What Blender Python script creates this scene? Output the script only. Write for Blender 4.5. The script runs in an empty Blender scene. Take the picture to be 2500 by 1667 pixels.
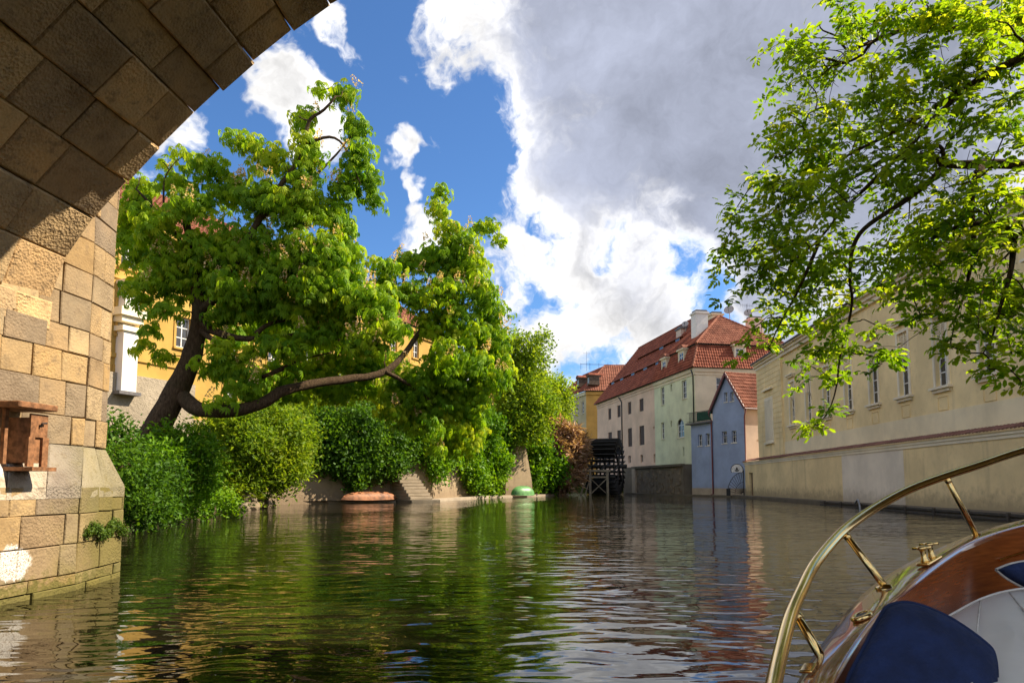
import bpy, bmesh, math, random
import numpy as np
from mathutils import Vector, Matrix, noise as mnoise

R = math.radians
rnd = random.Random(11)
rng = np.random.default_rng(7)
sc = bpy.context.scene
col = sc.collection

# ------------------------------------------------------------------ camera
EYE = 1.5; PITCH = R(5.0); LENS = 24.0
cam_d = bpy.data.cameras.new('camera'); cam = bpy.data.objects.new('camera', cam_d); col.objects.link(cam)
cam_d.lens = LENS; cam_d.sensor_width = 36; cam_d.clip_start = 0.05; cam_d.clip_end = 6000
cam_d.shift_y = (1035 - 833.5) / 2500.0
cam.location = (0, 0, EYE); cam.rotation_euler = (R(90) + PITCH, 0, 0)
sc.camera = cam
F = 2500 * LENS / 36.0
CT, ST = math.cos(PITCH), math.sin(PITCH)

def ray(px, py):
    """unit-free direction of the sight line through a point of the photograph"""
    u = (px - 1250) / F; v = (1035 - py) / F
    return Vector((u, CT - v * ST, ST + v * CT))
def at(px, py, Y):
    d = ray(px, py)
    return Vector((0, 0, EYE)) + d * (Y / d.y)
def on_plane(px, py, P0, P1):
    """where that sight line meets the vertical plane through P0,P1: (metres along it, height)"""
    d = ray(px, py)
    ex, ey = P1[0] - P0[0], P1[1] - P0[1]; L = math.hypot(ex, ey); ex /= L; ey /= L
    den = d.x * ey - d.y * ex
    t = (P0[0] * ey - P0[1] * ex) / den
    return ((d.x * t - P0[0]) * ex + (d.y * t - P0[1]) * ey, EYE + d.z * t)

# ------------------------------------------------------------------ light
SUN_AZ, SUN_EL = R(7), R(43)      # azimuth from +X towards +Y
S = Vector((math.cos(SUN_EL) * math.cos(SUN_AZ), math.cos(SUN_EL) * math.sin(SUN_AZ), math.sin(SUN_EL)))
sl = bpy.data.lights.new('sun', 'SUN'); sl.energy = 4.6; sl.angle = R(0.6); sl.color = (1.0, 0.88, 0.70)
so = bpy.data.objects.new('sun', sl); col.objects.link(so)
so.rotation_euler = S.to_track_quat('Z', 'Y').to_euler(); so.location = (60, 40, 80)

sc.view_settings.view_transform = 'Standard'; sc.view_settings.look = 'None'
sc.view_settings.exposure = 1.04; sc.view_settings.gamma = 1.0; sc.view_settings.use_curve_mapping = False

class NT:
    """tiny wrapper to write node trees"""
    def __init__(s, nt): s.nt = nt
    def n(s, t, **kw):
        nd = s.nt.nodes.new(t)
        for k, v in kw.items(): setattr(nd, k, v)
        return nd
    def put(s, sock, v):
        if isinstance(v, bpy.types.NodeSocket): s.nt.links.new(v, sock)
        elif v is not None: sock.default_value = v
    def m(s, op, a, b=None, c=None, clamp=False):
        nd = s.n('ShaderNodeMath', operation=op, use_clamp=clamp)
        s.put(nd.inputs[0], a); s.put(nd.inputs[1], b)
        if c is not None: s.put(nd.inputs[2], c)
        return nd.outputs[0]
    def vm(s, op, a, b=None, out=0):
        nd = s.n('ShaderNodeVectorMath', operation=op)
        s.put(nd.inputs[0], a)
        if b is not None: s.put(nd.inputs[1], b)
        return nd.outputs[out]
    def noise(s, vec, scale, detail=4, rough=0.55, dist=0.0, out=0, dim='3D'):
        nd = s.n('ShaderNodeTexNoise'); nd.noise_dimensions = dim
        s.put(nd.inputs['Vector'], vec); nd.inputs['Scale'].default_value = scale
        nd.inputs['Detail'].default_value = detail; nd.inputs['Roughness'].default_value = rough
        nd.inputs['Distortion'].default_value = dist
        return nd.outputs[out]
    def smooth(s, v, a, b, lo=0.0, hi=1.0):
        nd = s.n('ShaderNodeMapRange', interpolation_type='SMOOTHSTEP')
        s.put(nd.inputs[0], v)
        for i, x in enumerate((a, b, lo, hi)): s.put(nd.inputs[i + 1], x)
        return nd.outputs[0]
    def ramp(s, fac, stops, interp='LINEAR'):
        nd = s.n('ShaderNodeValToRGB'); cr = nd.color_ramp; cr.interpolation = interp
        while len(cr.elements) < len(stops): cr.elements.new(0.5)
        for e, (p, c) in zip(cr.elements, stops):
            e.position = p; e.color = (*c, 1) if len(c) == 3 else c
        s.put(nd.inputs[0], fac); return nd.outputs[0]
    def mix(s, fac, a, b, mode='MIX'):
        nd = s.n('ShaderNodeMix', data_type='RGBA', blend_type=mode); nd.clamp_result = False
        s.put(nd.inputs[0], fac)
        for sock, v in ((nd.inputs[6], a), (nd.inputs[7], b)):
            if isinstance(v, (tuple, list)) and len(v) == 3: v = (*v, 1)
            s.put(sock, v)
        return nd.outputs[2]
    def mapping(s, vec, scale=(1, 1, 1), rot=(0, 0, 0), loc=(0, 0, 0)):
        nd = s.n('ShaderNodeMapping'); s.put(nd.inputs[0], vec)
        nd.inputs[1].default_value = loc; nd.inputs[2].default_value = rot; nd.inputs[3].default_value = scale
        return nd.outputs[0]

def build_world():
    w = bpy.data.worlds.new('World'); sc.world = w; w.use_nodes = True
    nt = w.node_tree; nt.nodes.clear(); T = NT(nt)
    d = T.n('ShaderNodeTexCoord').outputs['Generated']
    sky = T.n('ShaderNodeTexSky', sky_type='NISHITA'); sky.sun_disc = False
    sky.sun_elevation = SUN_EL; sky.sun_rotation = R(90) - SUN_AZ
    sky.altitude = 200; sky.air_density = 1.0; sky.dust_density = 0.4; sky.ozone_density = 2.2
    skyc = T.mix(1.0, sky.outputs[0], (0.60, 0.88, 1.17, 1), 'MULTIPLY')
    # clouds: cumulus masses as wide soft caps of sky, broken up by turbulence
    warp = T.noise(d, 5.0, 5, 0.6, out=1)
    dw = T.vm('ADD', d, T.vm('SCALE', T.vm('SUBTRACT', warp, (0.5, 0.5, 0.5))))
    dw.node.inputs[1].links[0].from_node.inputs[3].default_value = 0.19
    f1 = T.noise(dw, 6.5, 8, 0.62)
    f3 = T.noise(d, 3.2, 3, 0.5)
    f4 = T.noise(T.vm('ADD', dw, (3.1, 1.7, 0.4)), 11.0, 6, 0.62)
    def caps(lst):
        acc = None
        for (cx, cy, r) in lst:
            c = ray(cx, cy).normalized()
            dist = T.vm('DISTANCE', dw, tuple(c), out=1)
            m = T.m('MULTIPLY_ADD', dist, -1.0 / (r / F), 1.0)
            acc = m if acc is None else T.m('SMOOTH_MAX', acc, m, 0.12)
        return T.m('MAXIMUM', acc, 0.0)
    full = [(1560, 130, 560), (1290, 0, 340), (1800, 260, 580), (1470, 560, 340), (1350, 780, 280), (1640, 620, 260),
            (1165, 180, 160), (1270, 220, 130), (1310, 530, 165), (1460, 860, 260), (1250, 900, 170), (1600, 830, 180), (745, 290, 112), (690, 210, 64),
            (958, 335, 60), (985, 425, 44), (1000, 535, 96), (1120, 552, 84), (452, 345, 80), (820, 85, 66), (885, 150, 66), (1900, 800, 150)]
    holes = [(1705, 712, 130), (1352, 548, 80), (1495, 585, 70), (1190, 400, 190), (880, 600, 150), (880, 220, 140), (1060, 440, 90), (900, 420, 80), (1035, 280, 90), (1010, 395, 56), (940, 60, 110)]
    grey = [(1720, 150, 480), (2080, 260, 680), (1800, 430, 330), (1460, 10, 270), (1580, 320, 210)]
    A = caps(full); H = caps(holes); G = caps(grey)
    dens_in = T.m('ADD', T.m('MULTIPLY', T.m('MINIMUM', A, 0.5), 1.25), T.m('MULTIPLY', T.m('SUBTRACT', f1, 0.5), 3.3))
    dens_in = T.m('ADD', dens_in, T.m('MULTIPLY', T.m('SUBTRACT', f4, 0.5), 0.8))
    dens_in = T.m('ADD', T.m('SUBTRACT', T.m('SUBTRACT', dens_in, 0.24), T.m('MULTIPLY', T.m('MINIMUM', H, 0.6), 1.0)), T.m('MULTIPLY', G, 1.1))
    # broken cumulus outside the view, its cover raised and whitened to brighten the shade
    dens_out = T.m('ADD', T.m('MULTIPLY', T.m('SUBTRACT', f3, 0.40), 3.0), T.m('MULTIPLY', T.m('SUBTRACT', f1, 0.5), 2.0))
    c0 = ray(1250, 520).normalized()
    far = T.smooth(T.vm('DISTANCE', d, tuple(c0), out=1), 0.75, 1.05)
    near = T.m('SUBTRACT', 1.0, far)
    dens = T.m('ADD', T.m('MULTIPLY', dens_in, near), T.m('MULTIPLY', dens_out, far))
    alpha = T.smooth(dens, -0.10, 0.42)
    thick_in = T.m('ADD', T.m('MULTIPLY', G, 1.3), T.m('MULTIPLY', T.m('SUBTRACT', f3, 0.5), 0.5))
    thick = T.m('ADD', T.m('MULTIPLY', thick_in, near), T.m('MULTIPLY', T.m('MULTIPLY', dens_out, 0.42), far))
    gm = T.m('MULTIPLY', T.smooth(thick, -0.05, 0.62), T.smooth(dens, 0.05, 0.95))
    puff = T.m('MULTIPLY', T.m('SUBTRACT', f4, 0.5), T.m('MULTIPLY_ADD', gm, -0.85, 1.25))
    soft = T.m('MULTIPLY', T.m('SUBTRACT', f3, 0.5), 0.5)
    bright = T.m('ADD', T.m('SUBTRACT', 1.0, T.m('MULTIPLY', gm, 0.58)), T.m('ADD', puff, T.m('MULTIPLY', soft, gm)))
    bright = T.m('SUBTRACT', bright, T.m('MULTIPLY', T.smooth(dens, 0.10, 0.9), T.m('MULTIPLY', T.m('SUBTRACT', 1.0, gm), 0.30)))
    bright = T.m('MAXIMUM', bright, 0.2)
    tint = T.mix(gm, (1.0, 0.985, 0.97), (0.86, 0.93, 1.17))
    cloudc = T.mix(1.0, tint, T.n('ShaderNodeCombineColor').outputs[0], 'MULTIPLY')
    cc = [l.from_node for l in nt.links if l.to_node == cloudc.node and l.from_node.type == 'COMBINE_COLOR'][0]
    for i in range(3): nt.links.new(bright, cc.inputs[i])
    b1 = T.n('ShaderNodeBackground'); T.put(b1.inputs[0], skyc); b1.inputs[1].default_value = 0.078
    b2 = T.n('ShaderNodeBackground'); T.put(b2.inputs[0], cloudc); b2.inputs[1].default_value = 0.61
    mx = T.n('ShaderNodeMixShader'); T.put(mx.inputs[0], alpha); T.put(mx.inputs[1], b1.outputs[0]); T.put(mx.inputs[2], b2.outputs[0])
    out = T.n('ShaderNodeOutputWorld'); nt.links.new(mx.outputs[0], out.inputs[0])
    w.cycles.sampling_method = 'NONE'
build_world()
cy = sc.cycles
cy.max_bounces = 8; cy.diffuse_bounces = 5; cy.glossy_bounces = 4; cy.transmission_bounces = 4; cy.transparent_max_bounces = 4
cy.caustics_reflective = False; cy.caustics_refractive = False; cy.sample_clamp_indirect = 6.0
cy.use_denoising = True

# ------------------------------------------------------------------ materials
def newmat(name, rough=0.8, spec=0.3):
    m = bpy.data.materials.new(name); m.use_nodes = True
    b = m.node_tree.nodes['Principled BSDF']; b.inputs['Roughness'].default_value = rough
    b.inputs['Specular IOR Level'].default_value = spec
    return m, NT(m.node_tree), b
def bump(T, b, h, dist=0.02, strength=1.0):
    nd = T.n('ShaderNodeBump'); nd.inputs['Strength'].default_value = strength; nd.inputs['Distance'].default_value = dist
    T.put(nd.inputs['Height'], h); T.nt.links.new(nd.outputs[0], b.inputs['Normal'])
def pos(T): return T.n('ShaderNodeNewGeometry').outputs['Position']
def sep(T, v):
    nd = T.n('ShaderNodeSeparateXYZ'); T.put(nd.inputs[0], v); return nd.outputs
def rand(T): return T.n('ShaderNodeObjectInfo').outputs['Random']
M = {}
def stone_mat(name, stops, rough_bump=0.03, moss=0.0, patch=None):
    m, T, b = newmat(name, 0.9, 0.2)
    p = pos(T); r = rand(T)
    c = T.ramp(r, stops)
    off = T.n('ShaderNodeCombineXYZ'); T.put(off.inputs[0], T.m('MULTIPLY', r, 37.0)); T.put(off.inputs[1], T.m('MULTIPLY', r, 91.0))
    pv = T.vm('ADD', p, off.outputs[0])
    n1 = T.noise(pv, 1.6, 5, 0.6); n2 = T.noise(pv, 7.0, 6, 0.65); n3 = T.noise(pv, 32.0, 4, 0.7)
    c = T.mix(1.0, c, T.ramp(T.m('ADD', T.m('MULTIPLY', n1, .6), T.m('MULTIPLY', T.noise(p, 0.8, 6, .65), .4)), [(0.3, (0.55, 0.52, 0.5)), (0.5, (1, 1, 1)), (0.7, (1.3, 1.22, 1.08))]), 'MULTIPLY')
    c = T.mix(T.m('MULTIPLY', T.smooth(n2, 0.5, 0.72), 0.6), c, (0.17, 0.12, 0.075))
    c = T.mix(T.m('MULTIPLY', T.smooth(n3, 0.6, 0.8), 0.35), c, (0.62, 0.5, 0.34))
    xyz = sep(T, p)
    if moss:
        g = T.smooth(T.m('ADD', xyz[1], T.m('MULTIPLY', T.m('SUBTRACT', n1, .5), 2.2)), 8.9, 10.6)
        g2 = T.smooth(T.m('ADD', xyz[2], T.m('MULTIPLY', T.m('SUBTRACT', n2, .5), 0.8)), 0.36, 0.1)
        gg = T.m('MAXIMUM', T.m('MULTIPLY', g, moss), T.m('MULTIPLY', g2, 0.85))
        c = T.mix(gg, c, T.mix(n2, (0.055, 0.06, 0.012), (0.17, 0.15, 0.03)))
    if patch:
        for (q, rad, squash) in patch:
            dv = T.vm('MULTIPLY', T.vm('SUBTRACT', p, tuple(q)), (1, 1 / squash, 1))
            dl = T.vm('LENGTH', dv, out=1)
            k = T.smooth(T.m('ADD', dl, T.m('MULTIPLY', T.m('SUBTRACT', n2, .5), rad * 0.9)), rad, rad * 0.82)
            k = T.m('MULTIPLY', k, T.smooth(T.noise(pv, 55, 3, .6), 0.62, 0.5))
            c = T.mix(k, c, (0.74, 0.69, 0.62))
    T.put(b.inputs['Base Color'], c)
    vo = T.n('ShaderNodeTexVoronoi'); T.put(vo.inputs['Vector'], pv); vo.inputs['Scale'].default_value = 26
    rough_amt = T.smooth(T.noise(pv, 0.9, 2), 0.4, 0.65, 0.35, 1.0)
    h = T.m('ADD', T.m('MULTIPLY', n2, 0.8), T.m('ADD', T.m('MULTIPLY', n3, 0.5), T.m('MULTIPLY', vo.outputs[0], 0.55)))
    bump(T, b, T.m('MULTIPLY', h, rough_amt), rough_bump)
    M[name] = m
SAND = [(0.0, (0.31, 0.215, 0.12)), (0.2, (0.37, 0.255, 0.13)), (0.4, (0.43, 0.315, 0.175)), (0.55, (0.28, 0.21, 0.13)), (0.7, (0.245, 0.185, 0.125)), (0.85, (0.41, 0.28, 0.135)), (1.0, (0.36, 0.235, 0.105))]
stone_mat('sandstone', SAND, 0.022)
stone_mat('sandstone_arch', [(0.0, (0.54, 0.35, 0.17)), (0.3, (0.66, 0.45, 0.22)), (0.6, (0.46, 0.32, 0.17)), (0.8, (0.40, 0.28, 0.16)), (1.0, (0.68, 0.45, 0.21))], 0.05)
stone_mat('sandstone_base', SAND, 0.025, moss=0.75, patch=[((-6.28, 8.75, 0.50), 0.24, 1.2)])
stone_mat('weathered_ledge', [(0, (0.40, 0.33, 0.25)), (0.5, (0.50, 0.42, 0.32)), (1, (0.30, 0.25, 0.20))], 0.04, moss=0.55, patch=[((-6.5, 8.35, 1.72), 0.22, 2.6)])
stone_mat('rock', [(0, (0.16, 0.12, 0.08)), (0.5, (0.26, 0.2, 0.13)), (1, (0.2, 0.17, 0.13))], 0.05)

def plaster(name, colr, dirt=0.35, low=None, scale=1.0, stain=(0.25, 0.2, 0.13), bumpd=0.006, lines=None):
    m, T, b = newmat(name, 0.92, 0.15)
    p = pos(T)
    n1 = T.noise(p, 0.35 * scale, 5, 0.6); n2 = T.noise(p, 2.5 * scale, 6, 0.65); n3 = T.noise(p, 14, 4, 0.6)
    st = T.noise(T.mapping(p, (1.3, 1.3, 0.12)), 1.1, 5, 0.6)
    c = T.mix(T.smooth(n1, 0.3, 0.7), tuple(x * 0.86 for x in colr), tuple(min(1, x * 1.1) for x in colr))
    c = T.mix(T.m('MULTIPLY', T.smooth(n2, 0.5, 0.75), dirt * 0.6), c, tuple(x * 0.6 for x in colr))
    c = T.mix(T.m('MULTIPLY', T.smooth(st, 0.55, 0.75), dirt * 0.55), c, stain)
    if low:      # splash zone and damp rising from the foot of the wall
        z0, z1, k = low
        z = sep(T, p)[2]
        g = T.smooth(T.m('ADD', z, T.m('MULTIPLY', T.m('SUBTRACT', n2, 0.5), (z1 - z0) * 1.6)), z1, z0)
        c = T.mix(T.m('MULTIPLY', g, k), c, stain)
    T.put(b.inputs['Base Color'], c)
    bump(T, b, T.m('ADD', T.m('MULTIPLY', n3, 0.6), n2), bumpd)
    M[name] = m
plaster('yellow_plaster', (0.50, 0.31, 0.08), 0.3)
plaster('yellow_trim', (0.52, 0.32, 0.085), 0.3)
plaster('orange_plaster', (0.62, 0.34, 0.09), 0.2)
plaster('buff_plaster', (0.50, 0.42, 0.26), 0.3)
plaster('pink_plaster', (0.76, 0.54, 0.39), 0.25, low=(1.5, 5.5, 0.35), stain=(0.42, 0.27, 0.2))
plaster('mint_plaster', (0.7, 0.71, 0.47), 0.25)
plaster('ivory_plaster', (0.74, 0.64, 0.44), 0.2)
plaster('blue_plaster', (0.32, 0.385, 0.53), 0.3, low=(0.2, 1.6, 0.5), stain=(0.3, 0.27, 0.24))
plaster('blush_plaster', (0.58, 0.46, 0.38), 0.25)
plaster('cream_plaster', (0.88, 0.70, 0.38), 0.45)
plaster('cream_wall', (0.84, 0.66, 0.36), 0.5, low=(0.3, 1.5, 0.65), stain=(0.2, 0.16, 0.11))
plaster('cream_patch', (0.78, 0.69, 0.56), 0.2, low=(0.3, 1.3, 0.5), stain=(0.25, 0.2, 0.15))
plaster('cream_band', (0.85, 0.73, 0.49), 0.2)
plaster('cream_trim', (0.84, 0.75, 0.57), 0.25)
plaster('white_paint', (0.78, 0.75, 0.70), 0.25)
plaster('grey_stucco', (0.40, 0.33, 0.24), 0.7, scale=1.6, bumpd=0.10)
plaster('garden_wall', (0.4, 0.3, 0.185), 0.8, low=(0.3, 2.0, 0.6), scale=1.4, stain=(0.16, 0.11, 0.07), bumpd=0.03)
plaster('concrete', (0.42, 0.34, 0.25), 0.5, scale=2, bumpd=0.02)
plaster('dark_concrete', (0.15, 0.125, 0.09), 0.6, scale=2, bumpd=0.03)
plaster('stair_stone', (0.33, 0.265, 0.185), 0.8, scale=3, bumpd=0.03)
plaster('dark_masonry', (0.20, 0.165, 0.12), 0.9, scale=2.2, stain=(0.05, 0.05, 0.03), bumpd=0.12)
plaster('salmon_plaster', (0.72, 0.56, 0.45), 0.2)
def simple(name, colr, rough=0.6, metal=0.0, spec=0.5, nscale=8, var=0.25, bd=0.004, coat=0.0):
    m, T, b = newmat(name, rough, spec); b.inputs['Metallic'].default_value = metal
    p = pos(T); n = T.noise(p, nscale, 5, 0.6)
    T.put(b.inputs['Base Color'], T.mix(T.smooth(n, 0.3, 0.7), tuple(x * (1 - var) for x in colr), tuple(min(1, x * (1 + var)) for x in colr)))
    if bd: bump(T, b, T.noise(p, nscale * 3, 4), bd)
    if coat: b.inputs['Coat Weight'].default_value = coat; b.inputs['Coat Roughness'].default_value = 0.05
    M[name] = m
simple('rust', (0.25, 0.115, 0.05), 0.75, 0.15, 0.3, 14, 0.4)
simple('window_white', (0.74, 0.73, 0.70), 0.55)
simple('window_grey', (0.42, 0.42, 0.40), 0.6)
simple('shutter_brown', (0.075, 0.045, 0.03), 0.7)
simple('door_brown', (0.11, 0.06, 0.03), 0.7)
simple('iron', (0.03, 0.03, 0.03), 0.55, 0.6)
simple('pipe_red', (0.15, 0.03, 0.025), 0.45)
simple('pipe_dark', (0.05, 0.045, 0.04), 0.5)
simple('lead', (0.12, 0.11, 0.11), 0.6)
simple('dish_grey', (0.36, 0.33, 0.31), 0.5)
simple('green_rail', (0.05, 0.22, 0.13), 0.5)
simple('wheel_wood', (0.022, 0.020, 0.019), 0.75, nscale=3)
simple('frame_wood', (0.24, 0.20, 0.14), 0.85, nscale=3)
simple('beam_wood', (0.06, 0.05, 0.04), 0.85, nscale=3)
simple('canoe_orange', (0.29, 0.115, 0.045), 0.65, nscale=2.2, var=0.55)
simple('boat_green', (0.12, 0.30, 0.09), 0.45, nscale=3, var=0.25)
simple('brass', (0.86, 0.60, 0.24), 0.14, 1.0, 0.5, 5, 0.12, 0.0)
simple('navy_cloth', (0.008, 0.020, 0.072), 0.9, nscale=9, var=0.35, bd=0.012)
simple('piping_cloth', (0.62, 0.58, 0.5), 0.7)
simple('vinyl', (0.78, 0.74, 0.67), 0.42, nscale=2, var=0.06, bd=0.0015)
simple('hose', (0.2, 0.21, 0.22), 0.5)
simple('hull_paint', (0.55, 0.50, 0.42), 0.35)
def mahogany():
    m, T, b = newmat('mahogany', 0.22, 0.5)
    p = pos(T); g = T.noise(T.mapping(p, (1.2, 1.2, 16), rot=(0, 0.05, 0.6)), 5, 5, 0.55, 0.3)
    T.put(b.inputs['Base Color'], T.ramp(g, [(0.3, (0.20, 0.046, 0.010)), (0.5, (0.27, 0.066, 0.013)), (0.7, (0.35, 0.092, 0.018))]))
    b.inputs['Coat Weight'].default_value = 1.0; b.inputs['Coat Roughness'].default_value = 0.03; b.inputs['Coat IOR'].default_value = 1.6
    M['mahogany'] = m
mahogany()
def varnish():
    m = M['mahogany'].copy(); m.name = 'varnished_deck'; b = m.node_tree.nodes['Principled BSDF']
    M['varnished_deck'] = m
    b = M['mahogany'].node_tree.nodes['Principled BSDF']; b.inputs['Coat Weight'].default_value = 0.35; b.inputs['Coat IOR'].default_value = 1.45; b.inputs['Specular IOR Level'].default_value = .3; b.inputs['Coat Roughness'].default_value = .08
varnish()
def glass():
    m, T, b = newmat('glass', 0.06, 0.6)
    p = pos(T); n = T.noise(p, 0.8, 3)
    T.put(b.inputs['Base Color'], T.mix(n, (0.02, 0.022, 0.025), (0.075, 0.075, 0.075)))
    bump(T, b, T.noise(p, 1.7, 2), 0.02)
    M['glass'] = m
glass()
def tilemat(name, c1, c2, c3):
    m, T, b = newmat(name, 0.85, 0.2)
    p = pos(T)
    vo = T.n('ShaderNodeTexVoronoi'); T.put(vo.inputs['Vector'], p); vo.inputs['Scale'].default_value = 2.6
    wn = T.n('ShaderNodeSeparateColor'); T.put(wn.inputs[0], vo.outputs['Color'])
    n = T.noise(p, 0.6, 5, 0.6)
    c = T.ramp(wn.outputs[0], [(0, c1), (0.5, c2), (1, c3)])
    c = T.mix(T.m('MULTIPLY', T.smooth(n, 0.45, 0.7), 0.55), c, tuple(x * 0.5 for x in c1))
    T.put(b.inputs['Base Color'], c); bump(T, b, T.noise(p, 9, 4), 0.01)
    M[name] = m
tilemat('roof_tile', (0.19, 0.054, 0.030), (0.26, 0.075, 0.040), (0.33, 0.105, 0.058))
tilemat('roof_tile_orange', (0.21, 0.075, 0.045), (0.28, 0.105, 0.062), (0.35, 0.145, 0.088))
tilemat('roof_brown', (0.10, 0.07, 0.05), (0.13, 0.09, 0.065), (0.17, 0.12, 0.085))
tilemat('cap_tile', (0.15, 0.07, 0.05), (0.20, 0.095, 0.07), (0.26, 0.13, 0.10))
def bark():
    m, T, b = newmat('bark', 0.95, 0.1)
    p = pos(T); n = T.noise(T.mapping(p, (5, 5, 1.4)), 3.0, 6, 0.7, 0.8); n2 = T.noise(p, 0.9, 3)
    T.put(b.inputs['Base Color'], T.mix(T.m('MULTIPLY', T.smooth(n2, .5, .7), 0.4), T.ramp(n, [(0.3, (0.035, 0.023, 0.014)), (0.6, (0.14, 0.092, 0.055)), (0.8, (0.23, 0.165, 0.105))]), (0.05, 0.055, 0.02)))
    bump(T, b, n, 0.16)
    M['bark'] = m
bark()
def leafmat(name, dark, mid, light, trans=0.45, rough=0.5):
    m = bpy.data.materials.new(name); m.use_nodes = True; nt = m.node_tree; T = NT(nt)
    b = nt.nodes['Principled BSDF']; b.inputs['Roughness'].default_value = rough; b.inputs['Specular IOR Level'].default_value = 0.2
    a = T.n('ShaderNodeAttribute'); a.attribute_name = 'tone'
    c = T.ramp(a.outputs['Fac'], [(0.0, dark), (0.5, mid), (1.0, light)])
    T.put(b.inputs['Base Color'], c)
    tr = T.n('ShaderNodeBsdfTranslucent'); T.put(tr.inputs[0], T.mix(1.0, c, (1.6, 1.5, 0.6, 1), 'MULTIPLY'))
    mx = T.n('ShaderNodeMixShader'); mx.inputs[0].default_value = trans
    nt.links.new(b.outputs[0], mx.inputs[1]); nt.links.new(tr.outputs[0], mx.inputs[2])
    nt.links.new(mx.outputs[0], nt.nodes['Material Output'].inputs[0])
    M[name] = m
leafmat('leaf_chestnut', (0.10, 0.23, 0.010), (0.26, 0.42, 0.014), (0.50, 0.56, 0.025), 0.55)
leafmat('leaf_walnut', (0.085, 0.19, 0.010), (0.25, 0.39, 0.016), (0.46, 0.51, 0.03), 0.58)
leafmat('leaf_bright', (0.08, 0.17, 0.012), (0.18, 0.28, 0.018), (0.33, 0.40, 0.03), 0.5)
leafmat('leaf_dark', (0.03, 0.085, 0.008), (0.08, 0.18, 0.014), (0.16, 0.28, 0.02), 0.42)
leafmat('leaf_ivy', (0.04, 0.12, 0.006), (0.11, 0.25, 0.010), (0.23, 0.38, 0.014), 0.4, 0.45)
leafmat('leaf_maple', (0.08, 0.18, 0.012), (0.19, 0.30, 0.018), (0.34, 0.42, 0.03), 0.5)
leafmat('leaf_tamarisk', (0.26, 0.155, 0.105), (0.48, 0.31, 0.22), (0.62, 0.44, 0.33), 0.35, 0.9)
leafmat('leaf_olive', (0.08, 0.15, 0.010), (0.19, 0.28, 0.016), (0.33, 0.38, 0.03), 0.5)
leafmat('petal', (0.62, 0.38, 0.20), (0.74, 0.55, 0.30), (0.82, 0.70, 0.42), 0.35, 0.7)
leafmat('moss_green', (0.03, 0.07, 0.008), (0.07, 0.13, 0.012), (0.13, 0.2, 0.02), 0.3)
def water_mat():
    m, T, b = newmat('water', 0.015, 0.5); b.inputs['IOR'].default_value = 1.5
    p = pos(T); n = T.noise(p, 0.15, 3)
    T.put(b.inputs['Base Color'], T.mix(n, (0.009, 0.0085, 0.003), (0.014, 0.012, 0.005)))
    wob = T.vm('SCALE', T.vm('SUBTRACT', T.noise(p, 0.5, 2, out=1), (.5, .5, .5))); wob.node.inputs[3].default_value = 0.9
    pw = T.vm('ADD', p, wob)
    a = T.noise(T.mapping(pw, (0.55, 1.25, 1), rot=(0, 0, 0.22)), 1.25, 2, 0.5)
    c = T.noise(T.mapping(pw, (0.6, 1.35, 1), rot=(0, 0, -0.3)), 2.9, 1, 0.45)
    e = T.noise(T.mapping(p, (0.7, 1.3, 1), rot=(0, 0, 0.1)), 6.5, 2, 0.5)
    calm = T.smooth(T.noise(p, 0.11, 3), 0.38, 0.62, 0.45, 1.15)
    h = T.m('ADD', T.m('MULTIPLY', a, 0.030), T.m('ADD', T.m('MULTIPLY', c, 0.027), T.m('MULTIPLY', e, 0.0022)))
    bump(T, b, T.m('MULTIPLY', h, calm), 1.0)
    M['water'] = m
water_mat()
def ground_mat(name, c1, c2):
    m, T, b = newmat(name, 0.95, 0.1); p = pos(T); n = T.noise(p, 1.2, 6, 0.65)
    T.put(b.inputs['Base Color'], T.mix(T.smooth(n, .35, .65), c1, c2)); bump(T, b, T.noise(p, 5, 5), 0.08); M[name] = m
ground_mat('soil', (0.05, 0.036, 0.02), (0.10, 0.08, 0.045))
ground_mat('turf', (0.03, 0.05, 0.012), (0.07, 0.09, 0.02))
ground_mat('gravel_path', (0.25, 0.21, 0.15), (0.36, 0.3, 0.22))

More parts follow.
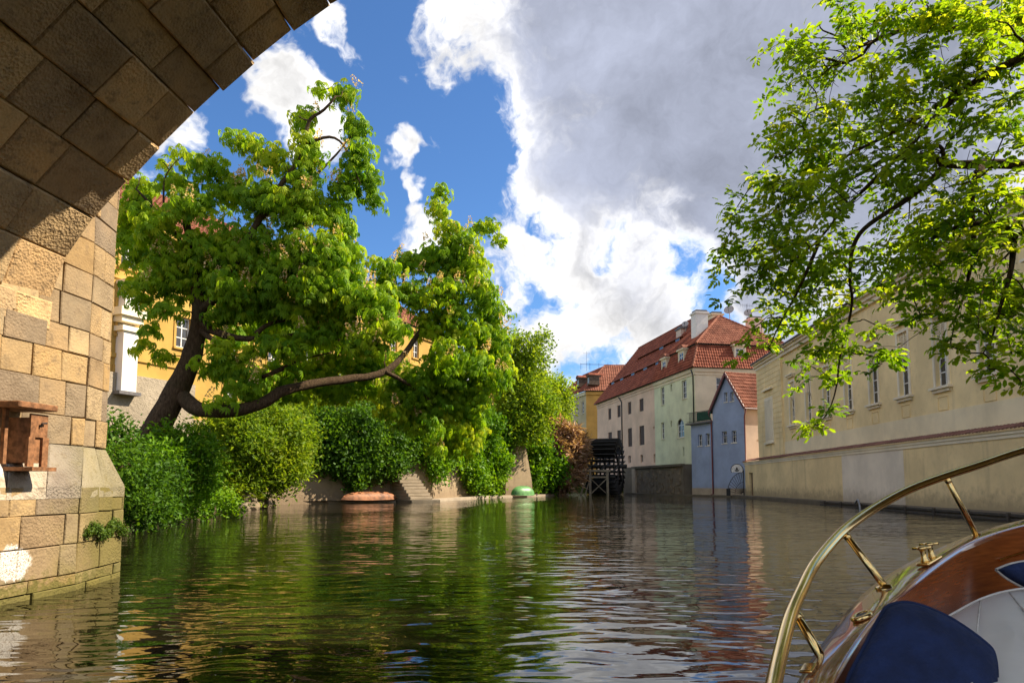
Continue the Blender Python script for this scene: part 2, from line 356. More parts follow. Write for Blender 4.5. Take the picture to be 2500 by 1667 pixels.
# ------------------------------------------------------------------ mesh helpers
def link(name, me, parent=None):
    o = bpy.data.objects.new(name, me); col.objects.link(o)
    if parent is not None:
        o.parent = parent
        if parent.parent is None: o.matrix_parent_inverse = Matrix.Translation(-parent.location)
    return o
def tag(o, label=None, cat=None, group=None, kind=None):
    if label: o['label'] = label
    if cat: o['category'] = cat
    if group: o['group'] = group
    if kind: o['kind'] = kind
    return o
def thing(name, loc, label, cat, group=None):
    o = bpy.data.objects.new(name, None); col.objects.link(o); o.location = loc; o.empty_display_size = 0.3
    return tag(o, label, cat, group)
class MB:
    def __init__(s): s.v = []; s.f = []
    def quad(s, *p):
        i = len(s.v); s.v += [tuple(q) for q in p]; s.f.append(tuple(range(i, i + len(p)))); return s
    def box(s, c, ax, h):
        """c centre, ax three unit axes, h half sizes"""
        c = Vector(c); a = [Vector(ax[k]) * h[k] for k in range(3)]; i = len(s.v)
        for sx in (-1, 1):
            for sy in (-1, 1):
                for sz in (-1, 1): s.v.append(tuple(c + a[0] * sx + a[1] * sy + a[2] * sz))
        for q in ((0, 1, 3, 2), (4, 6, 7, 5), (0, 4, 5, 1), (2, 3, 7, 6), (0, 2, 6, 4), (1, 5, 7, 3)): s.f.append(tuple(i + k for k in q))
        return s
    def bar(s, a, b, w, h, up=(0, 0, 1)):
        a = Vector(a); b = Vector(b); d = (b - a); L = d.length; d.normalize()
        u = Vector(up); x = d.cross(u)
        if x.length < 1e-4: x = d.cross(Vector((1, 0, 0)))
        x.normalize(); z = x.cross(d)
        return s.box((a + b) / 2, (x, d, z), (w / 2, L / 2, h / 2))
    def tube(s, pts, rad, n=8, cap=True):
        pts = [Vector(p) for p in pts]
        if not hasattr(rad, '__len__'): rad = [rad] * len(pts)
        base = len(s.v); x = None
        for k, p in enumerate(pts):
            d = (pts[min(k + 1, len(pts) - 1)] - pts[max(k - 1, 0)]).normalized()
            if x is None: x = d.orthogonal()
            x = x - d * x.dot(d)
            if x.length < 1e-5: x = d.orthogonal()
            x.normalize(); y = d.cross(x)
            for j in range(n):
                a = 2 * math.pi * j / n
                s.v.append(tuple(p + (x * math.cos(a) + y * math.sin(a)) * rad[k]))
        for k in range(len(pts) - 1):
            for j in range(n):
                a = base + k * n + j; b = base + k * n + (j + 1) % n
                s.f.append((a, b, b + n, a + n))
        if cap:
            s.f.append(tuple(base + j for j in range(n))[::-1]); s.f.append(tuple(base + (len(pts) - 1) * n + j for j in range(n)))
        return s
    def lathe(s, c, prof, axis=(0, 0, 1), n=14):
        c = Vector(c); ax = Vector(axis).normalized(); x = ax.orthogonal().normalized(); y = ax.cross(x); base = len(s.v)
        for (r, h) in prof:
            for j in range(n):
                a = 2 * math.pi * j / n; s.v.append(tuple(c + ax * h + (x * math.cos(a) + y * math.sin(a)) * r))
        for k in range(len(prof) - 1):
            for j in range(n):
                a = base + k * n + j; b = base + k * n + (j + 1) % n; s.f.append((a, b, b + n, a + n))
        s.f.append(tuple(base + j for j in range(n))[::-1]); s.f.append(tuple(base + (len(prof) - 1) * n + j for j in range(n)))
        return s
    def grid(s, rows):
        """rows: list of equally long point lists"""
        base = len(s.v); n = len(rows[0])
        for r in rows: s.v += [tuple(p) for p in r]
        for i in range(len(rows) - 1):
            for j in range(n - 1):
                a = base + i * n + j; s.f.append((a, a + 1, a + n + 1, a + n))
        return s
    def prism(s, poly, d):
        """solid of a planar outline pushed along d"""
        poly = [Vector(p) for p in poly]; d = Vector(d); n = len(poly); i = len(s.v)
        s.v += [tuple(p) for p in poly] + [tuple(p + d) for p in poly]
        s.f.append(tuple(range(i, i + n))); s.f.append(tuple(range(i + 2 * n - 1, i + n - 1, -1)))
        for k in range(n):
            a = i + k; b = i + (k + 1) % n; s.f.append((b, a, a + n, b + n))
        return s
    def mesh(s, name, mat, smooth=False):
        me = bpy.data.meshes.new(name); me.from_pydata(s.v, [], s.f)
        if mat: me.materials.append(M[mat])
        bm = bmesh.new(); bm.from_mesh(me); bmesh.ops.recalc_face_normals(bm, faces=bm.faces); bm.to_mesh(me); bm.free()
        if smooth: me.polygons.foreach_set('use_smooth', [True] * len(me.polygons))
        return me
    def build(s, name, mat, parent=None, smooth=False):
        return link(name, s.mesh(name, mat, smooth), parent)
def bevel(o, w, seg=1):
    m = o.modifiers.new('edge', 'BEVEL'); m.width = w; m.segments = seg; m.limit_method = 'ANGLE'; m.angle_limit = R(35); return o
def spline(pts, n):
    """Catmull-Rom through pts (tuples of any length)"""
    P = [np.array(p, float) for p in pts]; P = [2 * P[0] - P[1]] + P + [2 * P[-1] - P[-2]]; out = []
    segs = len(P) - 3
    for k in range(n):
        t = k / (n - 1) * segs; i = min(int(t), segs - 1); t -= i
        a, b, c, d = P[i:i + 4]
        out.append(0.5 * (2 * b + (c - a) * t + (2 * a - 5 * b + 4 * c - d) * t * t + (3 * b - a - 3 * c + d) * t ** 3))
    return out
def V(p): return Vector(p[:3])
Z = Vector((0, 0, 1))

# ------------------------------------------------------------------ the setting: water, banks, ground
wm = MB()
wm.quad((-90, -60, 0), (70, -60, 0), (70, 190, 0), (-90, 190, 0))
tag(wm.build('water', 'water'), 'brown green rippled canal water mirroring trees and houses', 'water', kind='structure')
tag(MB().quad((-2500, -2500, -0.9), (2500, -2500, -0.9), (2500, 2500, -0.9), (-2500, 2500, -0.9)).build('ground', 'soil'), 'bare earth lying under the canal', 'ground', kind='structure')

def sheet(name, pts, z, mat, label, cat):
    mb = MB(); n = len(pts)
    mb.prism([(x, y, z) for x, y in pts], (0, 0, -(z + 1.0)))
    return tag(mb.build(name, mat), label, cat, kind='structure')
# line of the garden wall along the left shore
GW = [(-18.6, 49.0), (-9.8, 57.6), (-7.1, 60.3), (-3.4, 76.5), (3.2, 86.0), (7.5, 101.0)]
sheet('garden_terrace', [(x - 0.6, y + 0.8) for x, y in GW] + [(4, 160), (-120, 160), (-120, 49), (-19.2, 49)], 3.6, 'turf', 'garden ground behind the stained wall', 'ground')
sheet('far_ground', [(9, 136), (200, 136), (200, 600), (-300, 600), (-300, 161), (4, 161)], 1.4, 'turf', 'ground behind the far houses', 'ground')
# left bank: slopes out of the water up to the palace
shore = spline([(-8.2, 12.0), (-10.4, 16), (-12.6, 23), (-14.4, 31), (-15.9, 38), (-17.0, 45), (-18.7, 50.6)], 60)
rows = []
for k in range(14):
    f = k / 13.0; row = []
    for i, p in enumerate(shore):
        inl = 9.0 * f
        z = -0.5 + 4.3 * (1 - (1 - f) ** 2.2)
        q = Vector((p[0] - inl, p[1] + inl * 0.25, z))
        q += Vector((0, 0, 1)) * 0.5 * (mnoise.noise(q * 0.7)) * min(1, f * 5 + .3)
        row.append(q)
    rows.append(row)
rows.append([Vector((-60, p[1] + 8, 4.2)) for p in shore])
tag(MB().grid(rows).build('river_bank', 'soil', None, True), 'earth bank sloping from the palace into the canal', 'bank', kind='structure')
# low concrete ledge in front of the garden wall
led = MB(); off = 1.5
fr = [(-18.2, 50.3), (-9.2, 56.4), (-6.3, 59.4), (-2.2, 75.6), (4.3, 85.2), (8.6, 100.0)]
for a, b, c, d in zip(fr[:-1], fr[1:], GW[:-1], GW[1:]):
    led.prism([(a[0], a[1], .22), (b[0], b[1], .22), (d[0], d[1] + .3, .22), (c[0], c[1] + .3, .22)], (0, 0, -1.0))
tag(led.build('quay_ledge', 'concrete'), 'narrow pale ledge along the foot of the garden wall', 'ledge', kind='structure')

# right shore: the wall stands on X = 20 + .078 Y
def WX(y, o=0.0): return 20.0 + 0.078 * y + o
rw = MB()
rw.prism([(WX(14, -1.3), 14, .26), (WX(77, -1.3), 77, .26), (WX(77, 3), 77, .26), (WX(14, 3), 14, .26)], (0, 0, -1.1))
tag(rw.build('river_walkway', 'dark_concrete'), 'dark walkway ledge at the foot of the cream wall', 'walkway', kind='structure')
rb = MB()
rb.prism([(16.4, 99.5, .2), (21.2, 86.8, .2), (24.6, 77.02, .2), (28, 77.02, .2), (30, 90, .2), (20, 99.5, .2)], (0, 0, -1.1))
tag(rb.build('mill_quay', 'dark_concrete'), 'low quay below the blue and mint green houses', 'ledge', kind='structure')
sheet('courtyard_ground', [(WX(14, 3.05), 14), (WX(77, 3.05), 77), (WX(77, 60), 90), (WX(77, 60), 135), (200, 135), (200, 14)], 1.6, 'gravel_path', 'ground behind the riverside houses', 'ground')
sheet('near_bank', [(11.6, -30), (60, -30), (60, 13.9), (11.8, 13.9)], 1.0, 'turf', 'grassy bank beside the bridge', 'ground')
# timber fender along the walkway
wf = thing('timber_fender', (WX(30, -1.4), 30, 0), 'dark timber beams along the water at the foot of the cream wall', 'fender')
for zz in (0.02, 0.20): MB().bar((WX(18, -1.42), 18, zz), (WX(50, -1.42), 50, zz), .16, .1).build('beam', 'beam_wood', wf)
for k in range(11):
    y = 20 + k * 2.9; MB().bar((WX(y, -1.53), y, -.5), (WX(y, -1.53), y, .30), .12, .14, up=(0, 1, 0)).build('post', 'beam_wood', wf)
hp = [at(2120, 1243, 43.6) + Z * -.1, at(2150, 1232, 43.0), at(2165, 1238, 42.6), at(2172, 1256, 42.2), at(2172, 1280, 42.0)]
hp = [Vector((WX(p.y, -1.62 - .1 * i), p.y, max(-.2, (0.28, .5, .42, .05, -.3)[i]))) for i, p in enumerate(hp)]
tag(MB().tube([V(p) for p in spline(hp, 14)], 0.06, 8).build('drain_hose', 'hose', None, True), 'grey hose bending from the walkway into the water', 'hose')

# ------------------------------------------------------------------ the bridge
ax_t = Vector((0.0995, 0.995, 0)); ax_s = Vector((0.995, -0.0995, 0))
def ST_(s, t, z): return ax_s * s + ax_t * t + Z * z
T_FACE = 8.81
FP0 = ST_(-12, T_FACE, 0); FP1 = ST_(12, T_FACE, 0)
edge_px = [(107, 745), (126, 687), (172, 630), (201, 576), (266, 498), (320, 446), (383, 377), (440, 321), (517, 247), (574, 191), (639, 142), (704, 92), (779, 36), (826, 0)]
prof = []
for (x, y) in edge_px:
    u, z = on_plane(x, y, FP0, FP1); prof.append((u - 12, z))
print('arch profile', [(round(a, 2), round(b, 2)) for a, b in prof])
bridge = thing('stone_bridge', ST_(-9.0, 4, 0), 'sandstone bridge arch and pier framing the upper corner of the view', 'bridge')
# smooth the visible side with a circle through three of its points
(p1, p2, p3) = (Vector(prof[1]), Vector(prof[6]), Vector(prof[12]))
def circ(a, b, c):
    d = 2 * (a.x * (b.y - c.y) + b.x * (c.y - a.y) + c.x * (a.y - b.y))
    ux = ((a.length_squared) * (b.y - c.y) + (b.length_squared) * (c.y - a.y) + (c.length_squared) * (a.y - b.y)) / d
    uy = ((a.length_squared) * (c.x - b.x) + (b.length_squared) * (a.x - c.x) + (c.length_squared) * (b.x - a.x)) / d
    return Vector((ux, uy)), (a - Vector((ux, uy))).length
cc, RR = circ(p1, p2, p3); print('arch circle', cc, RR)
S_PIER = -7.46
low = [(S_PIER, 3.3), (S_PIER, 3.75), (-7.43, 4.15), (-7.30, 4.55), (-7.06, 4.98), (-6.70, 5.42), (-6.34, 5.79)]
raw = [tuple(p) for p in spline(low, 30)]
ang = math.atan2(5.79 - cc.y, -6.34 - cc.x)
raw += [(cc.x + RR * math.cos(ang - k * .03), cc.y + RR * math.sin(ang - k * .03)) for k in range(1, 100) if ang - k * .03 > math.pi / 2]
raw.append((cc.x, cc.y + RR))
raw += [(2 * cc.x - x, z) for x, z in raw[:-1][::-1]]
raw = np.array(raw); seg = np.hypot(*np.diff(raw, axis=0).T); cum = np.concatenate([[0], np.cumsum(seg)]); LEN = cum[-1]
def ring(l, r=0.0):
    """point at arc length l along the arch, r metres into the masonry"""
    f = lambda q: np.array((np.interp(q, cum, raw[:, 0]), np.interp(q, cum, raw[:, 1])))
    p = f(l); d = f(min(LEN, l + .06)) - f(max(0, l - .06)); d /= np.hypot(*d)
    return (p[0] - d[1] * r, p[1] + d[0] * r)
arch = MB()
NA = 40
outer = [ring(LEN * k / NA, 0.24) for k in range(NA + 1)]
top = cc.y + RR + 2.6
prow = [(outer[0][0] - 4.5, outer[0][1] - 6.0), (outer[0][0] - 4.5, top)]
poly = [(outer[0][0] - 5.5, -1.0), (outer[0][0] - .1, -1.0)] + outer + [(outer[-1][0] + .1, -1.0), (outer[-1][0] + 8, -1.0), (outer[-1][0] + 8, top), (outer[0][0] - 5.5, top)]
# body as two side sheets, an underside and a deck
def at_t(q, t): return ST_(q[0], t, q[1])
T_BACK = -1.0
body = MB()
body.prism([at_t(q, T_FACE - 0.08) for q in poly], ax_t * (T_BACK - T_FACE + 0.08))
body.build('bridge_core', 'sandstone_arch', bridge)
archp = MB().quad(at_t(ring(2, .20), 8.2), at_t(ring(2, .22), 8.2), at_t(ring(2, .22), 8.0)).build('arch', 'sandstone_arch', bridge)
# voussoirs of the left half, each stone its own piece
def block(name, corners_in, corners_out, mat, parent, cham=0.018):
    """stone with a chamfered visible face: corners_in are the four visible corners, corners_out the hidden ones"""
    ci = [Vector(c) for c in corners_in]; co = [Vector(c) for c in corners_out]
    ci = [c + Vector((r6.uniform(-1, 1), r6.uniform(-1, 1), r6.uniform(-1, 1))) * .009 for c in ci]
    cen = sum(ci, Vector()) / 4; dep = [(b - a).normalized() for a, b in zip(ci, co)]
    face = [a + (cen - a).normalized() * cham * 1.5 for a in ci]
    rim = [a + dep[k] * cham for k, a in enumerate(ci)]
    v = face + rim + co; f = [(0, 1, 2, 3)]
    for k in range(4):
        j = (k + 1) % 4; f.append((k, j, 4 + j, 4 + k)); f.append((4 + k, 4 + j, 8 + j, 8 + k))
    f.append((11, 10, 9, 8))
    mb = MB(); mb.v = [tuple(p) for p in v]; mb.f = f
    return mb.build(name, mat, parent)
r2 = random.Random(5); r6 = random.Random(77)
lens = [(0.50 + r2.random() * 0.22) for _ in range(40)]
a = 0.35; gap = 0.004; ci = 0
while a < LEN / 2 + 0.4:
    h = lens[ci] if ci else 0.42
    a2 = a + h
    t = T_FACE + r2.uniform(-0.01, 0.02); first = True
    while t > -0.9:
        L = r2.uniform(0.55, 1.25) if not first else r2.uniform(0.45, 1.1); first = False
        t2 = max(t - L, -1.0); pr = r2.uniform(-0.032, 0.032); g = -gap
        am = (a + a2) / 2
        cin = [at_t(ring(a - g, pr), t - gap), at_t(ring(a2 + g, pr + r2.uniform(-.01, .01)), t - gap), at_t(ring(a2 + g, pr + r2.uniform(-.01, .01)), t2 + gap), at_t(ring(a - g, pr), t2 + gap)]
        cout = [at_t(ring(a - g, .32), t - gap), at_t(ring(a2 + g, .32), t - gap), at_t(ring(a2 + g, .32), t2 + gap), at_t(ring(a - g, .32), t2 + gap)]
        block('voussoir', cin, cout, 'sandstone_arch', archp, 0.026)
        t = t2
    a = a2; ci += 1
# the other half of the ring, out of sight, as plain courses
plain = MB(); n = 12
for k in range(n):
    b1 = LEN - (LEN / 2 - 1.0) * k / n; b2 = LEN - (LEN / 2 - 1.0) * (k + 1) / n
    plain.grid([[at_t(ring(b1, 0), -0.95), at_t(ring(b2, 0), -0.95)], [at_t(ring(b1, 0), 8.7), at_t(ring(b2, 0), 8.7)]])
plain.build('arch_soffit', 'sandstone_arch', bridge)
# the pier: a stone face above a splayed ledge above a wider foot, all turning at the cutwater
Aq, Bq, Cq, Dq, Eq = Vector((-7.15, 1.0, 0)), Vector((-6.19, 9.85, 0)), Vector((-6.36, 11.25, 0)), Vector((-7.25, 12.6, 0)), Vector((-9.0, 13.2, 0))
foot = [Aq, Bq, Cq, Dq, Eq]
up = [Vector((-7.45, 1.0, 0)), Vector((-6.45, 10.28, 0)), Vector((-6.54, 10.98, 0)), Vector((-7.45, 12.0, 0)), Vector((-9.0, 12.7, 0))]
pier = MB().prism([(p.x - .16, p.y, 0) for p in up] + [(-9.2, 12.6, 0), (-9.2, 1, 0)], (0, 0, 11.0)).build('pier', 'sandstone', bridge)
tag(pier)
def lay(line, zlo, zhi, course_h, mat, name, ln=(0.5, 1.1), gap=0.005, depth=0.14, cham=0.012, jit=0.014, skip=None):
    z = zlo; k = 0
    while z < zhi - 0.02:
        h = course_h if isinstance(course_h, float) else course_h[k % len(course_h)]
        z2 = min(z + h, zhi)
        if zhi - z2 < 0.15: z2 = zhi
        for si in range(len(line) - 1):
            P, Q = line[si], line[si + 1]; d = Q - P; L = d.length; d = d / L; nrm = Vector((d.y, -d.x, 0))
            u = 0.0 if k % 2 else -r2.uniform(0, .4)
            while u < L - 0.02:
                l = r2.uniform(*ln); u1 = max(u, 0); u2 = u + l
                if L - u2 < 0.22: u2 = L
                u2 = min(u2, L); mid = P + d * (u1 + u2) / 2
                if u2 - u1 > 0.06 and not (skip and skip(mid, (z + z2) / 2)):
                    o = r2.uniform(-jit, jit); pa = P + d * (u1 + gap); pb = P + d * (u2 - gap)
                    cin = [pa + nrm * o + Z * (z + gap), pb + nrm * o + Z * (z + gap), pb + nrm * o + Z * (z2 - gap), pa + nrm * o + Z * (z2 - gap)]
                    cout = [c - nrm * (depth + o) for c in cin]
                    block(name, cin, cout, mat, pier, cham)
                u = u2
        z = z2; k += 1
lay(foot[:4], -0.5, 1.46, [0.58, .16, .42, .42, .38], 'sandstone_base', 'foot_stone', ln=(0.35, 0.95), skip=lambda m, z: m.y < 5.0)
lay(up[:4], 2.06, 11.0, [0.42, .5, .44, .38, .48], 'sandstone', 'pier_stone', ln=(0.38, 0.9), skip=lambda m, z: m.y < 4.5 or (z > 6.3 and m.y < 8.6))
# foot core and splayed ledge
MB().prism([(p.x - .15, p.y, -.6) for p in foot] + [(-10, 12.6, -.6), (-10, 1, -.6)], (0, 0, 2.0)).build('pier_foot', 'sandstone_base', bridge)
for si in range(3):
    P, Q, U, W = foot[si], foot[si + 1], up[si], up[si + 1]
    L = (Q - P).length; n = max(1, round(L / 0.62))
    if si == 0: lo = 0.45
    else: lo = 0
    for k in range(n):
        f1, f2 = k / n, (k + 1) / n
        if f2 < lo: continue
        g = gap / L
        a1 = P.lerp(Q, f1 + g); a2_ = P.lerp(Q, f2 - g); b1 = U.lerp(W, f1 + g); b2 = U.lerp(W, f2 - g)
        o = r2.uniform(-.012, .012)
        block('ledge_stone', [a1 + Z * (1.47 + o), a2_ + Z * (1.47 + o), b2 + Z * (2.06 + o), b1 + Z * (2.06 + o)],
              [a1 + Z * 1.30, a2_ + Z * 1.30, b2 + Z * 1.7 - ax_s * .2, b1 + Z * 1.7 - ax_s * .2], 'weathered_ledge', pier, 0.016)

# rusty gauge box on the ledge, under its own little canopy
gb0 = at(70, 1090, 8.75)
def pt(px, py, s): # point on a plane parallel to the pier face at lateral s
    P0 = ST_(s, 0, 0); P1 = ST_(s, 20, 0); u, z = on_plane(px, py, P0, P1); return ST_(s, u, z)
sb = -7.05
q1 = pt(74, 1010, sb)
box = thing('rusty_box', (q1.x, q1.y, 1.72), 'rusty iron box with slotted front on the pier ledge under a small metal canopy', 'metal box')
ctr = pt(84, 1075, sb); tt = ctr.dot(ax_t); zc = 1.80; hw, hh = 0.13, 0.29
dx = ax_s * 0.10
MB().box(ctr - ax_s * .12 + Z * (zc + hh - ctr.z - .03), (ax_t, ax_s, Z), (hw, .15, hh)).build('cabinet', 'rust', box)
fr_ = ctr + ax_s * 0.045
cz = zc + hh - .03
MB().box(Vector((fr_.x, fr_.y, cz + .19)), (ax_t, ax_s, Z), (hw + .01, .015, .15)).build('door_panel', 'rust', box)
for sgn in (-1, 1): MB().box(Vector((fr_.x, fr_.y, cz - .15)) + ax_t * sgn * .115, (ax_t, ax_s, Z), (.05, .02, .19)).build('slot_frame', 'rust', box)
MB().tube([Vector((fr_.x, fr_.y, cz + .17)) + ax_s * .03, Vector((fr_.x, fr_.y, cz + .22)) + ax_s * .05, Vector((fr_.x, fr_.y, cz + .23)) + ax_s * .05 + ax_t * .08], .012, 6).build('handle', 'iron', box)
bevel(MB().box(Vector((fr_.x, fr_.y, cz + .43)) - ax_s * .16 - ax_t * .12, (ax_t, ax_s, Z), (.32, .26, .04)).build('canopy', 'rust', box), .01)
MB().box(Vector((fr_.x, fr_.y, cz - .37)) - ax_s * .06 - ax_t * .02, (ax_t, ax_s, Z), (.20, .20, .025)).build('base_plate', 'rust', box)
for k in (-.42, -.30): MB().box(Vector((fr_.x, fr_.y, cz + .05)) - ax_s * .2 + ax_t * k, (ax_t, ax_s, Z), (.025, .025, .36)).build('support', 'rust', box)

# ------------------------------------------------------------------ building helpers
class Face:
    """a vertical plane of a building: u metres along P0->P1, z up, n outwards"""
    def __init__(s, P0, P1, flip=False):
        s.P0 = Vector((*P0, 0)); s.P1 = Vector((*P1, 0)); d = s.P1 - s.P0; s.L = d.length; s.d = d / s.L
        s.n = Vector((s.d.y, -s.d.x, 0)) * (-1 if flip else 1)
    def p(s, u, z, o=0.0): return s.P0 + s.d * u + Z * z + s.n * o
    def px(s, x, y): return on_plane(x, y, s.P0, s.P1)
    def rect(s, x0, y0, x1, y1):
        """rectangle on the wall from two opposite points of the photograph"""
        xm = (x0 + x1) / 2
        ua = s.px(x0, (y0 + y1) / 2)[0]; ub = s.px(x1, (y0 + y1) / 2)[0]
        za = s.px(xm, y1)[1]; zb = s.px(xm, y0)[1]
        return (min(ua, ub), max(ua, ub), min(za, zb), max(za, zb))
    def wall(s, mb, z0, z1, holes=(), reveal=0.18, u0=0.0, u1=None, top=None):
        u1 = s.L if u1 is None else u1
        us = sorted({u0, u1, *[h[0] for h in holes], *[h[1] for h in holes]})
        zs = sorted({z0, z1, *[h[2] for h in holes], *[h[3] for h in holes]})
        us = [u for u in us if u0 <= u <= u1]; zs = [z for z in zs if z0 <= z <= z1]
        for i in range(len(us) - 1):
            for j in range(len(zs) - 1):
                um, zm = (us[i] + us[i + 1]) / 2, (zs[j] + zs[j + 1]) / 2
                if any(h[0] < um < h[1] and h[2] < zm < h[3] for h in holes): continue
                mb.quad(s.p(us[i], zs[j]), s.p(us[i + 1], zs[j]), s.p(us[i + 1], zs[j + 1]), s.p(us[i], zs[j + 1]))
        for (a, b, c, d) in holes:
            for (p, q) in (((a, c), (b, c)), ((b, c), (b, d)), ((b, d), (a, d)), ((a, d), (a, c))):
                mb.quad(s.p(*p), s.p(*q), s.p(*q, -reveal), s.p(*p, -reveal))
        return mb
    def slab(s, mb, u0, u1, z0, z1, o0, o1):
        c = s.p((u0 + u1) / 2, (z0 + z1) / 2, (o0 + o1) / 2)
        return mb.box(c, (s.d, s.n, Z), (abs(u1 - u0) / 2, abs(o1 - o0) / 2, abs(z1 - z0) / 2))
def window(f, h, parent, frame='window_white', nx=2, ny=3, depth=0.14, bar=0.055, sill=None, pane='glass', name='window', back=0.0):
    a, b, c, d = h; mb = MB(); w = bar; o = -depth
    for (u0, u1, z0, z1) in ((a, a + w * 1.5, c, d), (b - w * 1.5, b, c, d), (a + w * 1.5, b - w * 1.5, c, c + w * 1.5), (a + w * 1.5, b - w * 1.5, d - w * 1.5, d)):
        f.slab(mb, u0, u1, z0, z1, o - .06, o)
    for k in range(1, nx):
        u = a + (b - a) * k / nx; f.slab(mb, u - w * .6, u + w * .6, c + w * 1.5, d - w * 1.5, o - .05, o - .004)
    for k in range(1, ny):
        z = c + (d - c) * k / ny; f.slab(mb, a + w * 1.5, b - w * 1.5, z - w * .5, z + w * .5, o - .045, o - .008)
    wo = mb.build(name, frame, parent)
    MB().quad(f.p(a, c, o - .035), f.p(b, c, o - .035), f.p(b, d, o - .035), f.p(a, d, o - .035)).build('pane', pane, wo)
    if sill:
        f.slab(MB(), a - .08, b + .08, c - .09, c - .005, -.05, sill).build('sill', 'cream_trim' if frame != 'shutter_brown' else frame, wo)
    return wo
def roof_sheet(name, poly, parent, mat='roof_tile', colw=0.3, row=0.42, amp=0.055, lift=0.03, kind=True):
    """clay tiles laid on a planar outline whose first edge is the eave"""
    P = [Vector(p) for p in poly]
    ex = (P[1] - P[0]).normalized(); nrm = Vector()
    for i in range(len(P)):
        nrm += (P[i] - P[0]).cross(P[(i + 1) % len(P)] - P[0])
    nrm.normalize()
    if nrm.z < 0: nrm = -nrm
    ey = nrm.cross(ex).normalized()
    if ey.z < 0: ey = -ey
    xs = [(p - P[0]).dot(ex) for p in P]; ys = [(p - P[0]).dot(ey) for p in P]
    x0, x1, y0, y1 = min(xs), max(xs), min(ys), max(ys)
    nc = max(2, int((x1 - x0) / colw)) ; nr = max(1, int((y1 - y0) / row))
    sub = 4; cw = (x1 - x0) / nc; rh = (y1 - y0) / nr
    gx = np.linspace(x0, x1, nc * sub + 1)
    prof = amp * (0.5 + 0.5 * np.cos((gx - x0) / cw * 2 * math.pi))
    verts = []; faces = []; w = len(gx); r3 = np.random.default_rng(3)
    for j in range(nr):
        jit = np.repeat(r3.uniform(0, .012, nc + 1), sub)[:w]
        for (yy, hh) in ((y0 + j * rh, amp * .9), (y0 + (j + 1) * rh, 0.0)):
            for i in range(w):
                verts.append(P[0] + ex * gx[i] + ey * yy + nrm * (lift + prof[i] + hh + jit[i]))
        b = j * 2 * w
        for i in range(w - 1): faces.append((b + i, b + i + 1, b + w + i + 1, b + w + i))
        if j:
            q = b - w
            for i in range(w - 1): faces.append((q + i, q + i + 1, b + i + 1, b + i))
    me = bpy.data.meshes.new(name); me.from_pydata([tuple(v) for v in verts], [], faces)
    bm = bmesh.new(); bm.from_mesh(me)
    cen = sum(P, Vector()) / len(P)
    for i in range(len(P)):
        a, b = P[i], P[(i + 1) % len(P)]; d = (b - a)
        if d.length < 1e-3: continue
        pn = d.cross(nrm).normalized()
        if pn.dot(cen - a) > 0: pn = -pn
        bmesh.ops.bisect_plane(bm, geom=bm.verts[:] + bm.edges[:] + bm.faces[:], plane_co=a + pn * .002, plane_no=pn, clear_outer=True)
    bmesh.ops.recalc_face_normals(bm, faces=bm.faces)
    bm.to_mesh(me); bm.free(); me.materials.append(M[mat])
    o = link(name, me, parent)
    if kind: o['kind'] = 'stuff'
    # deck under the tiles
    mb = MB(); mb.prism([p - nrm * .01 for p in P], -nrm * 0.10); mb.build('roof_deck', 'pipe_dark', parent)
    return o
def ridge_caps(parent, a, b, mat='roof_tile', r=0.13, step=0.45, name='ridge_tile'):
    a, b = Vector(a), Vector(b); L = (b - a).length; n = max(1, int(L / step)); mb = MB()
    pts = []; rad = []
    for k in range(n):
        pts += [a.lerp(b, k / n), a.lerp(b, (k + .97) / n)]; rad += [r * 1.12, r * 0.9]
    mb.tube(pts, rad, 8); return mb.build(name, mat, parent)
def pipe(pts, r, parent, mat='pipe_dark', name='downpipe'):
    return MB().tube(pts, r, 8).build(name, mat, parent, True)

# ------------------------------------------------------------------ right: long cream building behind the river wall
fw = Face((WX(78.2), 78.2), (WX(16), 16))           # the wall by the water, facing left
riverwall = thing('river_wall', (WX(48), 48, .26), 'long cream rendered wall rising from the walkway with a red tiled coping', 'wall')
CAPZ = 3.85
duW = fw.L
door = fw.rect(1829, 1140, 1838, 1204)
pa = fw.px(2056, 1150)[0]; pb = fw.px(2207, 1150)[0]
b = MB(); fw.wall(b, .1, CAPZ, [(door[0], door[1], .27, 2.7)], .3, u1=pa); fw.wall(b, .1, CAPZ, u0=pb)
b.quad(fw.p(0, .1), fw.p(0, CAPZ), fw.p(0, CAPZ, -.7), fw.p(0, .1, -.7))
b.build('render_coat', 'cream_wall', riverwall)
fw.wall(MB(), .1, CAPZ, u0=pa, u1=pb).build('repaired_patch', 'cream_patch', riverwall)
fw.slab(MB(), door[0], door[1], .27, 2.7, -.3, -.26).build('door', 'door_brown', riverwall)
for (z0, z1, o) in ((CAPZ - .30, CAPZ - .12, .05), (CAPZ - .12, CAPZ + .02, .11)):
    fw.slab(MB(), -.1, duW, z0, z1, -.02, o).build('coping_moulding', 'cream_trim', riverwall)
fw.slab(MB(), -.1, duW, CAPZ + .02, CAPZ + .06, -.62, .16).build('coping_bed', 'cream_wall', riverwall)
tn = MB()          # one curved clay tile, shared by all
sl_d = (fw.n * .92 - Z * .36).normalized()
up_d = Vector(fw.d.cross(sl_d)).normalized()
if up_d.z < 0: up_d = -up_d
rows = []
for k in range(5):
    an = math.pi * k / 4; rows.append([fw.d * (-.14 * math.cos(an)) + up_d * (.06 * math.sin(an)) - sl_d * .0, fw.d * (-.125 * math.cos(an)) + up_d * (.05 * math.sin(an) - .01) - sl_d * .80])
tn.grid(rows); tme = tn.mesh('coping_tile', 'cap_tile')
k = 0; u = 0.1
while u < duW:
    o = link('coping_tile', tme, riverwall); o.location = fw.p(u, CAPZ + .09 + r2.uniform(-.008, .008), .22); u += .285; k += 1
